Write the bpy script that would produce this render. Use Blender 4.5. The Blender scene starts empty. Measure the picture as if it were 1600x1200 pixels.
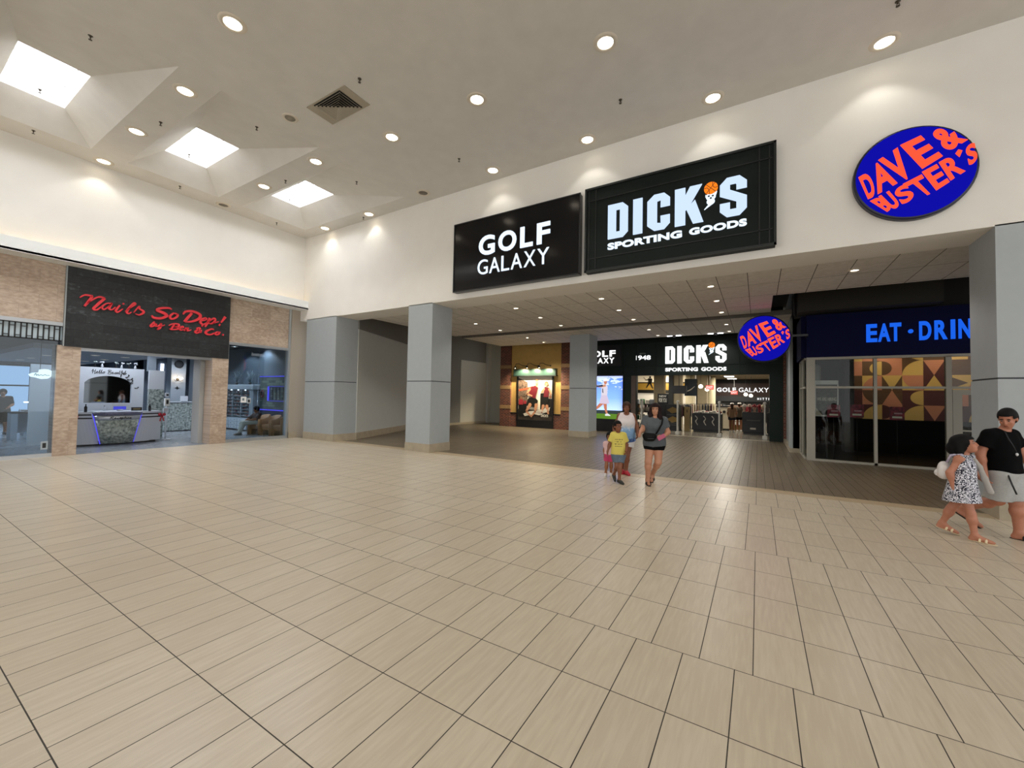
import bpy, bmesh, math, random
import numpy as np
from mathutils import Vector, Matrix, Euler

random.seed(7)
SC = bpy.context.scene
COL = SC.collection
PI = math.pi

# ------------------------------------------------------------------ camera
cam_data = bpy.data.cameras.new('camera')
cam_data.sensor_width = 36.0
cam_data.lens = 36.0 * 635.7 / 1600.0
cam_data.clip_end = 200
cam = bpy.data.objects.new('camera', cam_data)
COL.objects.link(cam)
yaw, pitch, roll = math.radians(31.19), math.radians(1.746), math.radians(-1.057)
cam.rotation_mode = 'QUATERNION'
cam.rotation_quaternion = (Matrix.Rotation(yaw, 3, 'Z') @ Matrix.Rotation(PI / 2 + pitch, 3, 'X')
                           @ Matrix.Rotation(-roll, 3, 'Z')).to_quaternion()
cam.location = (0, 0, 1.7)
SC.camera = cam

# ------------------------------------------------------------------ world, exposure
world = bpy.data.worlds.new('world')
SC.world = world
world.use_nodes = True
bg = world.node_tree.nodes['Background']
bg.inputs[0].default_value = (0.98, 0.99, 1.0, 1)
bg.inputs[1].default_value = 1.95
SC.view_settings.view_transform = 'Standard'
SC.view_settings.look = 'None'
SC.view_settings.gamma = 1.0
SC.view_settings.use_curve_mapping = False
SC.view_settings.exposure = 0.0

def area_light(name, loc, rot, size, sizey, power, color=(1, 1, 1), spread=PI):
    l = bpy.data.lights.new(name, 'AREA')
    l.shape = 'RECTANGLE'; l.size = size; l.size_y = sizey
    l.energy = power; l.color = color; l.spread = spread
    o = bpy.data.objects.new(name, l); COL.objects.link(o)
    o.location = loc; o.rotation_euler = rot
    return o
SKYLIGHT_E = 21.0
DOWN_W = 95.0
CORR_W = 95.0
SALON_W = 115.0

# ------------------------------------------------------------------ colour and material helpers
def lin(c):
    if isinstance(c, str):
        c = c.lstrip('#'); c = [int(c[i:i + 2], 16) / 255 for i in (0, 2, 4)]
    return tuple((x / 12.92 if x <= .04045 else ((x + .055) / 1.055) ** 2.4) for x in c[:3]) + (1,)
_m = {}
def mat(name, c, rough=.6, metal=0., spec=.5, noise=0., nscale=8., stretch=(1, 1, 1), bump=0., bscale=60., emit=0., c2=None, coat=0.):
    if name in _m: return _m[name]
    m = bpy.data.materials.new(name); m.use_nodes = True
    nt = m.node_tree; b = nt.nodes['Principled BSDF']
    col = lin(c)
    b.inputs['Base Color'].default_value = col
    b.inputs['Roughness'].default_value = rough
    b.inputs['Metallic'].default_value = metal
    b.inputs['Specular IOR Level'].default_value = spec
    b.inputs['Coat Weight'].default_value = coat
    tc = nt.nodes.new('ShaderNodeTexCoord')
    mp = nt.nodes.new('ShaderNodeMapping'); mp.inputs['Scale'].default_value = stretch
    nt.links.new(tc.outputs['Object'], mp.inputs[0])
    if noise or c2:
        n = nt.nodes.new('ShaderNodeTexNoise'); n.inputs['Scale'].default_value = nscale
        n.inputs['Detail'].default_value = 6
        nt.links.new(mp.outputs[0], n.inputs['Vector'])
        r = nt.nodes.new('ShaderNodeValToRGB')
        k = noise
        e = lin(c2) if c2 else tuple(min(1, x * (1 + k)) for x in col[:3]) + (1,)
        s = col if c2 else tuple(x * (1 - k) for x in col[:3]) + (1,)
        r.color_ramp.elements[0].position = .32; r.color_ramp.elements[1].position = .68
        r.color_ramp.elements[0].color = s; r.color_ramp.elements[1].color = e
        nt.links.new(n.outputs[0], r.inputs[0]); nt.links.new(r.outputs[0], b.inputs['Base Color'])
    if bump:
        n2 = nt.nodes.new('ShaderNodeTexNoise'); n2.inputs['Scale'].default_value = bscale; n2.inputs['Detail'].default_value = 4
        nt.links.new(mp.outputs[0], n2.inputs['Vector'])
        bp = nt.nodes.new('ShaderNodeBump'); bp.inputs['Strength'].default_value = bump; bp.inputs['Distance'].default_value = .01
        nt.links.new(n2.outputs[0], bp.inputs['Height']); nt.links.new(bp.outputs[0], b.inputs['Normal'])
    if emit:
        b.inputs['Emission Color'].default_value = col
        b.inputs['Emission Strength'].default_value = emit
    _m[name] = m
    return m

def glass(name, tint=(.9, .95, .96), refl=1.0, rough=0.0):
    if name in _m: return _m[name]
    m = bpy.data.materials.new(name); m.use_nodes = True
    nt = m.node_tree; nt.nodes.clear()
    o = nt.nodes.new('ShaderNodeOutputMaterial'); t = nt.nodes.new('ShaderNodeBsdfTransparent')
    g = nt.nodes.new('ShaderNodeBsdfGlossy'); mx = nt.nodes.new('ShaderNodeMixShader')
    f = nt.nodes.new('ShaderNodeFresnel'); f.inputs[0].default_value = 1.5
    mu = nt.nodes.new('ShaderNodeMath'); mu.operation = 'MULTIPLY'; mu.inputs[1].default_value = refl
    t.inputs[0].default_value = tuple(tint) + (1,); g.inputs['Roughness'].default_value = rough
    nt.links.new(f.outputs[0], mu.inputs[0]); nt.links.new(mu.outputs[0], mx.inputs[0])
    nt.links.new(t.outputs[0], mx.inputs[1]); nt.links.new(g.outputs[0], mx.inputs[2]); nt.links.new(mx.outputs[0], o.inputs[0])
    _m[name] = m
    return m

def emis(name, c, s):
    if name in _m: return _m[name]
    m = bpy.data.materials.new(name); m.use_nodes = True
    nt = m.node_tree; nt.nodes.clear()
    o = nt.nodes.new('ShaderNodeOutputMaterial'); e = nt.nodes.new('ShaderNodeEmission')
    e.inputs[0].default_value = lin(c); e.inputs[1].default_value = s
    nt.links.new(e.outputs[0], o.inputs[0]); _m[name] = m
    return m

class NT:
    """tiny node-graph helper for the tiled materials"""
    def __init__(s, name):
        s.m = bpy.data.materials.new(name); s.m.use_nodes = True; s.t = s.m.node_tree
        s.b = s.t.nodes['Principled BSDF']
        s.tc = s.t.nodes.new('ShaderNodeTexCoord')
        s.sep = s.t.nodes.new('ShaderNodeSeparateXYZ'); s.t.links.new(s.tc.outputs['Object'], s.sep.inputs[0])
        _m[name] = s.m
    def math(s, op, a, b=None, c=None):
        n = s.t.nodes.new('ShaderNodeMath'); n.operation = op
        for i, v in enumerate((a, b, c)):
            if v is None: continue
            if isinstance(v, (int, float)): n.inputs[i].default_value = v
            else: s.t.links.new(v, n.inputs[i])
        return n.outputs[0]
    def comb(s, x, y, z=0.):
        n = s.t.nodes.new('ShaderNodeCombineXYZ')
        for i, v in enumerate((x, y, z)):
            if isinstance(v, (int, float)): n.inputs[i].default_value = v
            else: s.t.links.new(v, n.inputs[i])
        return n.outputs[0]
    def noise(s, vec, scale, detail=4.):
        n = s.t.nodes.new('ShaderNodeTexNoise'); n.inputs['Scale'].default_value = scale; n.inputs['Detail'].default_value = detail
        s.t.links.new(vec, n.inputs['Vector']); return n.outputs[0]
    def white(s, vec):
        n = s.t.nodes.new('ShaderNodeTexWhiteNoise'); s.t.links.new(vec, n.inputs['Vector']); return n.outputs['Value']
    def ramp(s, f, cols):
        n = s.t.nodes.new('ShaderNodeValToRGB'); els = n.color_ramp.elements
        while len(els) < len(cols): els.new(.5)
        for e, (p, c) in zip(els, cols): e.position = p; e.color = lin(c)
        s.t.links.new(f, n.inputs[0]); return n.outputs[0]
    def mix(s, f, a, b, mode='MIX'):
        n = s.t.nodes.new('ShaderNodeMix'); n.data_type = 'RGBA'; n.blend_type = mode
        for i, v in ((0, f), (6, a), (7, b)):
            if isinstance(v, (int, float)): n.inputs[i].default_value = v
            elif isinstance(v, (tuple, str)): n.inputs[i].default_value = lin(v)
            else: s.t.links.new(v, n.inputs[i])
        return n.outputs[2]
    def bump(s, h, strength=.2, dist=.005):
        n = s.t.nodes.new('ShaderNodeBump'); n.inputs['Strength'].default_value = strength; n.inputs['Distance'].default_value = dist
        s.t.links.new(h, n.inputs['Height']); s.t.links.new(n.outputs[0], s.b.inputs['Normal'])
    def done(s, col, rough=.5, spec=.5):
        s.t.links.new(col, s.b.inputs['Base Color'])
        if isinstance(rough, (int, float)): s.b.inputs['Roughness'].default_value = rough
        else: s.t.links.new(rough, s.b.inputs['Roughness'])
        s.b.inputs['Specular IOR Level'].default_value = spec
        return s.m

def tiles(name, au, av, wu, wv, cols, grout, gw=.004, u0=0., v0=0., row_shift=.0, band=1, streak=(3, 3), rough=.35, vary=.5, nscale=3., gcol_mix=1., spec=.5, alt=True):
    """rectangular tiles on the axes au (short way) and av; rows run along u; every `band` rows the next shifts by row_shift"""
    n = NT(name); ax = dict(x=n.sep.outputs[0], y=n.sep.outputs[1], z=n.sep.outputs[2])
    U, V = ax[au], ax[av]
    v = n.math('DIVIDE', n.math('SUBTRACT', V, v0), wv); r = n.math('FLOOR', v)
    bnd = n.math('FLOOR', n.math('DIVIDE', r, float(band)))
    sh = n.math('MULTIPLY', n.math('FLOORED_MODULO', bnd, 2.) if alt else bnd, row_shift)
    u = n.math('DIVIDE', n.math('SUBTRACT', n.math('SUBTRACT', U, u0), sh), wu); c = n.math('FLOOR', u)
    fu, fv = n.math('FRACT', u), n.math('FRACT', v)
    du = n.math('MULTIPLY', n.math('MINIMUM', fu, n.math('SUBTRACT', 1., fu)), wu)
    dv = n.math('MULTIPLY', n.math('MINIMUM', fv, n.math('SUBTRACT', 1., fv)), wv)
    g = n.math('LESS_THAN', n.math('MINIMUM', du, dv), gw / 2)
    wn = n.white(n.comb(c, r))
    vec = n.comb(n.math('ADD', n.math('MULTIPLY', U, streak[0]), n.math('MULTIPLY', wn, 17.)), n.math('MULTIPLY', V, streak[1]), n.math('MULTIPLY', wn, 9.))
    ns = n.noise(vec, nscale, 6.)
    f = n.math('ADD', n.math('MULTIPLY', ns, 1 - vary * .5), n.math('MULTIPLY', n.math('SUBTRACT', wn, .5), vary * .5))
    col = n.ramp(f, cols)
    col = n.mix(n.math('MULTIPLY', g, gcol_mix), col, grout)
    n.bump(n.math('SUBTRACT', 1., g), .15, .003)
    rg = n.math('ADD', rough, n.math('MULTIPLY', g, .4))
    return n.done(col, rg, spec)

# ------------------------------------------------------------------ mesh helpers
class MB:
    def __init__(s): s.bm = bmesh.new()
    def _add(s, vs, fs, mtx=None, mi=0, smooth=False):
        v = [s.bm.verts.new(mtx @ Vector(p) if mtx else p) for p in vs]
        for f in fs:
            try:
                q = s.bm.faces.new([v[i] for i in f]); q.material_index = mi; q.smooth = smooth
            except ValueError: pass
        return s
    def box(s, x0, x1, y0, y1, z0, z1, mtx=None, mi=0):
        vs = [(x, y, z) for z in (z0, z1) for y in (y0, y1) for x in (x0, x1)]
        return s._add(vs, [(0, 2, 3, 1), (4, 5, 7, 6), (0, 1, 5, 4), (2, 6, 7, 3), (0, 4, 6, 2), (1, 3, 7, 5)], mtx, mi)
    def bbox(s, x0, x1, y0, y1, z0, z1, r=.01, mtx=None, mi=0, seg=2):
        b = bmesh.new(); t = MB.__new__(MB); t.bm = b; t.box(x0, x1, y0, y1, z0, z1)
        bmesh.ops.bevel(b, geom=b.edges[:], offset=r, segments=seg, affect='EDGES', profile=.5)
        b.verts.index_update()
        s._add([v.co.copy() for v in b.verts], [[v.index for v in f.verts] for f in b.faces], mtx, mi)
        b.free(); return s
    def lathe(s, prof, seg=24, mtx=None, mi=0, smooth=True, cap=True):
        vs, fs = [], []
        for r, z in prof:
            for i in range(seg):
                a = 2 * PI * i / seg; vs.append((r * math.cos(a), r * math.sin(a), z))
        for j in range(len(prof) - 1):
            for i in range(seg):
                k = (i + 1) % seg; fs.append((j * seg + i, j * seg + k, (j + 1) * seg + k, (j + 1) * seg + i))
        if cap:
            fs.append(tuple(range(seg - 1, -1, -1))); fs.append(tuple((len(prof) - 1) * seg + i for i in range(seg)))
        return s._add(vs, fs, mtx, mi, smooth)
    def tube(s, pts, r, seg=10, mtx=None, mi=0, cap=True):
        pts = [Vector(p) for p in pts]; n = len(pts)
        rs = r if isinstance(r, (list, tuple)) else [r] * n
        vs, fs = [], []; up = None
        for i, p in enumerate(pts):
            t = (pts[min(i + 1, n - 1)] - pts[max(i - 1, 0)]).normalized()
            if up is None: up = t.orthogonal().normalized()
            a = (up - t * up.dot(t)).normalized(); up = a; b = t.cross(a)
            for k in range(seg):
                q = 2 * PI * k / seg; vs.append(p + (a * math.cos(q) + b * math.sin(q)) * rs[i])
        for i in range(n - 1):
            for k in range(seg):
                l = (k + 1) % seg; fs.append((i * seg + k, i * seg + l, (i + 1) * seg + l, (i + 1) * seg + k))
        if cap: fs.append(tuple(range(seg - 1, -1, -1))); fs.append(tuple((n - 1) * seg + i for i in range(seg)))
        return s._add(vs, fs, mtx, mi, True)
    def ell(s, c, r, mtx=None, mi=0, u=16, v=10):
        prof = [(math.sin(PI * (i + .0) / v), -math.cos(PI * i / v)) for i in range(v + 1)]
        prof[0] = (.01, -1); prof[-1] = (.01, 1)
        q = Matrix.Translation(c) @ Matrix.Diagonal((*r, 1))
        return s.lathe(prof, u, mtx @ q if mtx else q, mi)
    def prism(s, poly, d0, d1, frame, mi=0):
        """poly: (u, v) outline, frame(u, v, d) -> xyz"""
        n = len(poly)
        vs = [frame(u, v, d0) for u, v in poly] + [frame(u, v, d1) for u, v in poly]
        fs = [tuple(range(n - 1, -1, -1)), tuple(range(n, 2 * n))] + [(i, (i + 1) % n, n + (i + 1) % n, n + i) for i in range(n)]
        return s._add(vs, fs, None, mi)
    def raw(s, vs, fs, mtx=None, mi=0, smooth=False): return s._add(vs, fs, mtx, mi, smooth)
    def build(s, name, m, parent=None, loc=None, kind=None, label=None, tri=False):
        bm = s.bm
        bmesh.ops.recalc_face_normals(bm, faces=bm.faces)
        me = bpy.data.meshes.new(name); bm.to_mesh(me); bm.free()
        for q in (m if isinstance(m, (list, tuple)) else [m]): me.materials.append(q)
        o = bpy.data.objects.new(name, me); COL.objects.link(o)
        if parent is not None: o.parent = parent
        if loc is not None: o.location = loc
        if kind: o['kind'] = kind
        if label: o['label'] = label
        return o

def thing(name, label, cat, loc=(0, 0, 0), rotz=0., group=None):
    o = bpy.data.objects.new(name, None); COL.objects.link(o)
    o.empty_display_size = .1
    o.location = loc; o.rotation_euler = (0, 0, rotz); o['label'] = label; o['category'] = cat
    if group: o['group'] = group
    return o
def tag(o, label, cat, group=None, kind=None):
    o['label'] = label; o['category'] = cat
    if group: o['group'] = group
    if kind: o['kind'] = kind
    return o
def struct(name, mb, m): return mb.build(name, m, kind='structure')
def sbox(name, m, *e): return struct(name, MB().box(*e), m)
def dup(root, loc, rotz=None, label=None, group=None):
    r = root.copy(); COL.objects.link(r); r.location = loc
    if rotz is not None: r.rotation_euler = (0, 0, rotz)
    if label: r['label'] = label
    if group: r['group'] = group
    for ch in list(root.children):
        c = ch.copy(); COL.objects.link(c); c.parent = r
        for g in ch.children:
            d = g.copy(); COL.objects.link(d); d.parent = c
    return r

# lettering: an outline set from the built-in font, remapped into a frame
_gl = {}
def glyphs(text, bold=0., spacing=1.0):
    key = (text, bold, spacing)
    if key in _gl: return _gl[key]
    cu = bpy.data.curves.new('t', 'FONT'); cu.body = text; cu.extrude = .5; cu.offset = bold; cu.resolution_u = 5
    cu.space_character = spacing
    o = bpy.data.objects.new('t', cu); COL.objects.link(o)
    dg = bpy.context.evaluated_depsgraph_get(); dg.update()
    me = bpy.data.meshes.new_from_object(o.evaluated_get(dg))
    vs = np.array([v.co[:] for v in me.vertices]); fs = [tuple(p.vertices) for p in me.polygons]
    bpy.data.objects.remove(o); bpy.data.curves.remove(cu); bpy.data.meshes.remove(me)
    lo, hi = vs.min(0), vs.max(0)
    vs = (vs - lo) / np.where(hi - lo == 0, 1, hi - lo)
    _gl[key] = (vs, fs); return _gl[key]
def text_rect(mb, text, u0, u1, v0, v1, d0, d1, frame, bold=0., spacing=1.0, mi=0):
    vs, fs = glyphs(text, bold, spacing)
    mb.raw([frame(u0 + (u1 - u0) * a, v0 + (v1 - v0) * b, d0 + (d1 - d0) * c) for a, b, c in vs], fs, None, mi); return mb
def text_quad(mb, ch, tl, tr, br, bl, d0, d1, frame, bold=0., mi=0):
    vs, fs = glyphs(ch, bold); out = []
    for a, b, c in vs:
        p = [(bl[i] * (1 - a) + br[i] * a) * (1 - b) + (tl[i] * (1 - a) + tr[i] * a) * b for i in (0, 1)]
        out.append(frame(p[0], p[1], d0 + (d1 - d0) * c))
    mb.raw(out, fs, None, mi); return mb
def ribbon(mb, pts, ws, d0, d1, frame, n=6, mi=0):
    """a brush stroke: smooth path through pts with widths ws, extruded"""
    P = [Vector((*p, 0)) for p in pts]; W = list(ws) if isinstance(ws, (list, tuple)) else [ws] * len(pts)
    pp, ww = [], []
    for i in range(len(P) - 1):
        a, b, c, d = P[max(i - 1, 0)], P[i], P[i + 1], P[min(i + 2, len(P) - 1)]
        for k in range(n):
            t = k / n
            pp.append(.5 * ((2 * b) + (c - a) * t + (2 * a - 5 * b + 4 * c - d) * t * t + (3 * b - a - 3 * c + d) * t ** 3)); ww.append(W[i] * (1 - t) + W[i + 1] * t)
    pp.append(P[-1]); ww.append(W[-1])
    L, R = [], []
    for i, p in enumerate(pp):
        t = pp[min(i + 1, len(pp) - 1)] - pp[max(i - 1, 0)]
        t = t.normalized() if t.length > 1e-9 else Vector((1, 0, 0))
        q = Vector((-t.y, t.x, 0)) * ww[i] / 2; L.append(p + q); R.append(p - q)
    vs, fs = [], []; N = len(pp)
    for d in (d0, d1):
        vs += [frame(v.x, v.y, d) for v in L] + [frame(v.x, v.y, d) for v in R]
    for i in range(N - 1):
        fs += [(i, i + 1, N + i + 1, N + i), (2 * N + i, 3 * N + i, 3 * N + i + 1, 2 * N + i + 1), (i, 2 * N + i, 2 * N + i + 1, i + 1), (N + i, N + i + 1, 3 * N + i + 1, 3 * N + i)]
    fs += [(0, N, 3 * N, 2 * N), (N - 1, 3 * N - 1, 4 * N - 1, 2 * N - 1)]
    mb.raw(vs, fs, None, mi); return mb
def fY(y0): return lambda u, v, d: (u, y0 - d, v)          # a wall facing -Y (towards the hall)
def fX(x0): return lambda u, v, d: (x0 + d, u, v)          # a wall facing +X
def disc(cx, cy, rx, ry, n=32, rot=0.):
    return [(cx + rx * math.cos(a) * math.cos(rot) - ry * math.sin(a) * math.sin(rot), cy + rx * math.cos(a) * math.sin(rot) + ry * math.sin(a) * math.cos(rot)) for a in (2 * PI * i / n for i in range(n))]
# ================================================================== setting
m_wall = mat('wall_paint', '#e2ded6', .8, noise=.02, nscale=2, bump=.06, bscale=90)
m_ceil = mat('ceiling_plaster', '#cfccc6', .9, noise=.03, nscale=3, bump=.12, bscale=45)
m_trimw = mat('white_trim', '#e2e4e2', .6)
m_col = mat('column_paint', '#a3a9ab', .55, noise=.02)
m_base = mat('base_tile', '#a89c86', .4, noise=.08, nscale=5)
m_dark = mat('void_black', '#141312', .9)
m_alu = mat('brushed_aluminium', '#b9bcbf', .35, metal=.8)
m_white = mat('white_gloss', '#e8e8e6', .35)
m_black = mat('black_satin', '#111113', .4)
m_floor = tiles('floor_tile', 'x', 'y', .305, .606, [(.3, '#bbae99'), (.5, '#c3b7a2'), (.72, '#cabfab')], '#2f2922', .006, u0=-.128, v0=.566, row_shift=.1, band=4, streak=(16, 1.5), rough=.3, vary=.35, nscale=2.5)
m_floorc = tiles('corridor_tile', 'x', 'y', .1525, 1.22, [(.3, '#685d4c'), (.5, '#746854'), (.72, '#7f725d')], '#3c342a', .008, u0=-.03, v0=9.0, row_shift=.0, band=1, streak=(16, 1.5), rough=.38, vary=.5, nscale=2.5)
m_floors = tiles('salon_tile', 'x', 'y', .45, .45, [(.3, '#787d84'), (.5, '#868b92'), (.72, '#9298a0')], '#4c5056', .008, rough=.25, vary=.3)
m_floord = mat('polished_concrete', '#8f887b', .22, noise=.1, nscale=2)

sbox('floor', m_floor, -15.03, 14, -16, 9.02, -.2, 0)
sbox('floor_corridor', m_floorc, -15.6, 14, 9.02, 20.6, -.2, 0)
sbox('floor_corner', m_floorc, -15.6, -11, 20.6, 22.2, -.2, 0)
sbox('floor_salon', m_floors, -30, -15.03, -4, 9.4, -.2, 0)
sbox('floor_store', m_floord, -11, 4, 20.6, 50, -.2, 0)
sbox('floor_threshold', mat('threshold_stone', '#cfc4ad', .35, noise=.06), -5.2, .42, 20.35, 20.62, 0, .006)
sbox('floor_border', mat('border_tile', '#b09d80', .35, noise=.07, nscale=6), -14.4, 14, 9.02, 9.36, 0, .002)

# hall ceiling with splayed skylight coffers
ZC = 7.55
bays = [4.68 - 2.75 * k + 2.75 for k in range(0, 8)]        # centre of each bay along the hall
X0, X1, HB = -13.95, -8.95, 1.04
ixa, ixb, IH = -13.36, -11.53, .47
cb = MB()
cb.box(-15.2, X0, -16, 9.05, ZC, ZC + .1); cb.box(X1, 14, -16, 9.05, ZC, ZC + .1)
edges = sorted([(c - HB, c + HB) for c in bays])
prev = -16
for a, b in edges:
    cb.box(X0, X1, prev, a, ZC, ZC + .1); prev = b
cb.box(X0, X1, prev, 9.05, ZC, ZC + .1)
zi = 8.0
for a, b in edges:
    c = (a + b) / 2; o = [(X0, a, ZC), (X1, a, ZC), (X1, b, ZC), (X0, b, ZC)]; i = [(ixa, c - IH, zi), (ixb, c - IH, zi), (ixb, c + IH, zi), (ixa, c + IH, zi)]
    for k in range(4): cb.raw([o[k], o[(k + 1) % 4], i[(k + 1) % 4], i[k]], [(0, 1, 2, 3)])
    t = [(p[0], p[1], zi + .55) for p in i]
    for k in range(4): cb.raw([i[k], i[(k + 1) % 4], t[(k + 1) % 4], t[k]], [(0, 1, 2, 3)])
struct('ceiling', cb, m_ceil)
m_sky = emis('skylight_dome', '#f4f8ff', SKYLIGHT_E)
for n, (a, b) in enumerate(reversed(edges)):
    c = (a + b) / 2
    f = MB()
    for q in (-.46, .46): f.box(ixa, ixb, c + q - .01, c + q + .01, zi + .48, zi + .54)
    f.box(ixa, ixa + .03, c - IH, c + IH, zi + .48, zi + .54); f.box(ixb - .03, ixb, c - IH, c + IH, zi + .48, zi + .54)
    f.box(ixa + .55, ixa + .575, c - IH, c + IH, zi + .48, zi + .53)
    fo = f.build('window_%d' % (n + 1), m_white, kind='structure')
    MB().box(ixa - .02, ixb + .02, c - IH - .02, c + IH + .02, zi + .55, zi + .58).build('glazing', m_sky, fo)
sbox('ceiling_light_blocker', m_dark, -16, 14.2, -16.2, 9.9, 8.75, 8.9)  # unseen slab added to keep world light from entering above

# hall walls
sbox('wall_back', m_wall, -15.2, 14, 9.0, 9.9, 4.42, 7.6)
sbox('wall_left', m_wall, -15.3, -14.75, -16, 9.0, 4.85, 7.6)
# cove ledge along the left wall, with its lamp strip behind the lip
lb = MB(); lb.box(-14.76, -14.45, -16, 9.0, 4.81, 4.86); lb.box(-14.48, -14.45, -16, 9.0, 4.81, 5.12)
struct('trim_1', lb, m_trimw)
ls = MB().box(-14.68, -14.6, -16, 8.95, 4.865, 4.89).build('cove_lamp', emis('cove_warm', '#ffdca0', 5.0), None)
tag(ls, 'warm strip lamp hidden behind the white ledge above the nail salon', 'lamp')
sbox('trim_2', m_trimw, -15.3, -14.45, -16, 9.0, 4.80, 4.815)

# columns: shaft in two lifts, a shadow joint and a tile base
def column(x0, x1, y0, y1, top=4.44, name='column'):
    r = MB(); r.box(x0, x1, y0, y1, .25, 2.095); r.box(x0, x1, y0, y1, 2.12, top)
    o = r.build(name, m_col, kind='structure')
    MB().box(x0 + .012, x1 - .012, y0 + .012, y1 - .012, 2.08, 2.13).build('joint', mat('joint_shadow', '#3b3f42', .7), o)
    MB().box(x0 - .012, x1 + .012, y0 - .012, y1 + .012, 0, .25).build('base_trim', m_base, o)
    return o
column(-14.5, -12.74, 9.0, 9.93)
column(-9.22, -8.24, 9.0, 9.9)
column(3.08, 5.6, 9.0, 9.9)
column(-7.1, -6.2, 16.6, 17.6, 4.5)
sbox('wall_pier', mat('pier_beige', '#a79c8e', .7), -15.3, -14.93, 8.68, 9.3, 0, 4.82)
sbox('baseboard_pier', m_base, -15.3, -14.915, 8.68, 9.0, 0, .22)

# corridor: tiled ceilings, dark plenum, side walls
m_ctile = tiles('ceiling_tile', 'x', 'y', .61, 1.22, [(.3, '#cfcac0'), (.5, '#d8d3ca'), (.7, '#dfdbd2')], '#57524a', .014, u0=-.2, v0=9.9, row_shift=0., rough=.85, vary=.3, spec=.2)
c1 = MB(); c1.box(-12.1, .33, 9.88, 14.8, 4.45, 4.5); c1.box(.33, 14, 9.88, 12.48, 4.45, 4.5)
struct('ceiling_corridor', c1, m_ctile)
sbox('ceiling_store_front', m_ctile, -12.1, .9, 15.3, 18.8, 4.45, 4.5)
sbox('trim_3', mat('edge_trim', '#6d675d', .7), -12.1, .9, 15.28, 15.32, 4.43, 4.58)
m_plen = mat('plenum_dark', '#2a2723', .9)
sbox('ceiling_plenum', m_plen, -16, 14, 9.9, 22.2, 5.7, 5.8)
m_alc = mat('alcove_grey', '#bcbeb9', .75, noise=.02)
m_fas = mat('fascia_grey', '#7a7872', .8)
def wall_line(name, p, q, z0, z1, m, t=.1):
    p, q = Vector((*p, 0)), Vector((*q, 0)); d = (q - p).normalized(); nrm = Vector((-d.y, d.x, 0)) * t
    vs = [(*v.xy, z) for z in (z0, z1) for v in (p, q, q + nrm, p + nrm)]
    return struct(name, MB().raw(vs, [(0, 1, 2, 3), (4, 5, 6, 7), (0, 1, 5, 4), (1, 2, 6, 5), (2, 3, 7, 6), (3, 0, 4, 7)]), m)
A, B = (-12.72, 9.94), (-15.02, 15.5)
wall_line('wall_alcove', A, B, 0, 4.1, m_alc)
wall_line('wall_alcove_fascia', (A[0] + .03, A[1]), (B[0] + .03, B[1]), 4.1, 5.7, m_fas, .13)
wall_line('baseboard_alcove', (A[0] + .02, A[1]), (B[0] + .02, B[1]), 0, .25, m_base)
sbox('wall_side', m_fas, -15.3, -15.0, 15.4, 22.2, 0, 5.7)
sbox('wall_side_panel', mat('panel_grey', '#bdb9ac', .7), -15.02, -14.96, 18.9, 21.5, .12, 3.8)
sbox('baseboard_side', m_base, -15.02, -14.95, 15.4, 21.7, 0, .12)
sbox('wall_side_pilaster', m_alc, -15.0, -14.8, 21.5, 21.8, 0, 5.7)
sbox('wall_corner', mat('corner_pale', '#b4b6ae', .7), -15.2, -12.7, 21.8, 22.0, 0, 5.7)
# enclosure behind the right side
sbox('wall_far_right', m_plen, 13.9, 14.1, 9.9, 21, 0, 5.8)

# nail salon shop front (plane x = -15)
m_trav = tiles('travertine', 'y', 'z', .61, .305, [(.25, '#a58f7c'), (.48, '#bda996'), (.75, '#d2c2b0')], '#8f7f6e', .004, v0=.02, row_shift=.3, streak=(4, 7), rough=.3, vary=.35, nscale=2.5)
m_slate = tiles('black_slate', 'y', 'z', .61, .2, [(.2, '#17191b'), (.5, '#272a2c'), (.7, '#565d5e')], '#0a0b0c', .004, v0=2.8, row_shift=.27, band=1, streak=(4, 5), rough=.45, vary=.6, nscale=3., alt=False)
tv = MB(); tv.box(-15.3, -15.0, -8, 2.9, 3.34, 4.82); tv.box(-15.3, -15.0, 6.6, 8.68, 3.33, 4.82)
tv.box(-15.42, -14.97, 2.78, 3.2, 0, 2.78); tv.box(-15.45, -14.96, 6.16, 6.62, 0, 2.78)
struct('wall_shop_front', tv, m_trav)
sbox('wall_sign_panel', m_slate, -15.3, -14.93, 2.88, 6.6, 2.76, 4.81)
sbox('trim_4', mat('panel_edge', '#9aa0a2', .4, metal=.6), -15.31, -14.925, 2.86, 2.885, 2.76, 4.81)
fr = MB(); fr.box(-15.12, -14.98, -8, 2.88, 3.26, 3.35); fr.box(-15.12, -14.98, -8, 2.8, 0, .09)
fr.box(-15.12, -14.98, 6.62, 8.68, 3.25, 3.34); fr.box(-15.12, -14.98, 6.62, 8.68, 0, .1)
fr.box(-15.1, -14.96, 8.6, 8.68, 0, 4.8); fr.box(-15.1, -14.98, 6.6, 6.63, 0, 3.3)
fr.box(-15.2, -15.05, 3.2, 6.16, 2.68, 2.76)
struct('window_shop_frame', fr, m_alu)
g = glass('shop_glass', (.8, .88, .92), 1.0)
MB().box(-15.06, -15.05, -8, 2.8, .09, 2.9).build('window_shop_left', g, kind='structure')
MB().box(-15.06, -15.05, 6.63, 7.62, .1, 3.25).build('window_shop_mid', g, kind='structure')
MB().box(-15.06, -15.05, 7.63, 8.6, .1, 3.25).build('window_shop_right', g, kind='structure')
lat = MB()                                                   # lattice transom over the left window
lat.box(-15.08, -15.03, -8, 2.86, 2.87, 2.9); lat.box(-15.08, -15.03, -8, 2.86, 3.24, 3.27)
y = 2.82; k = 0
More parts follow.
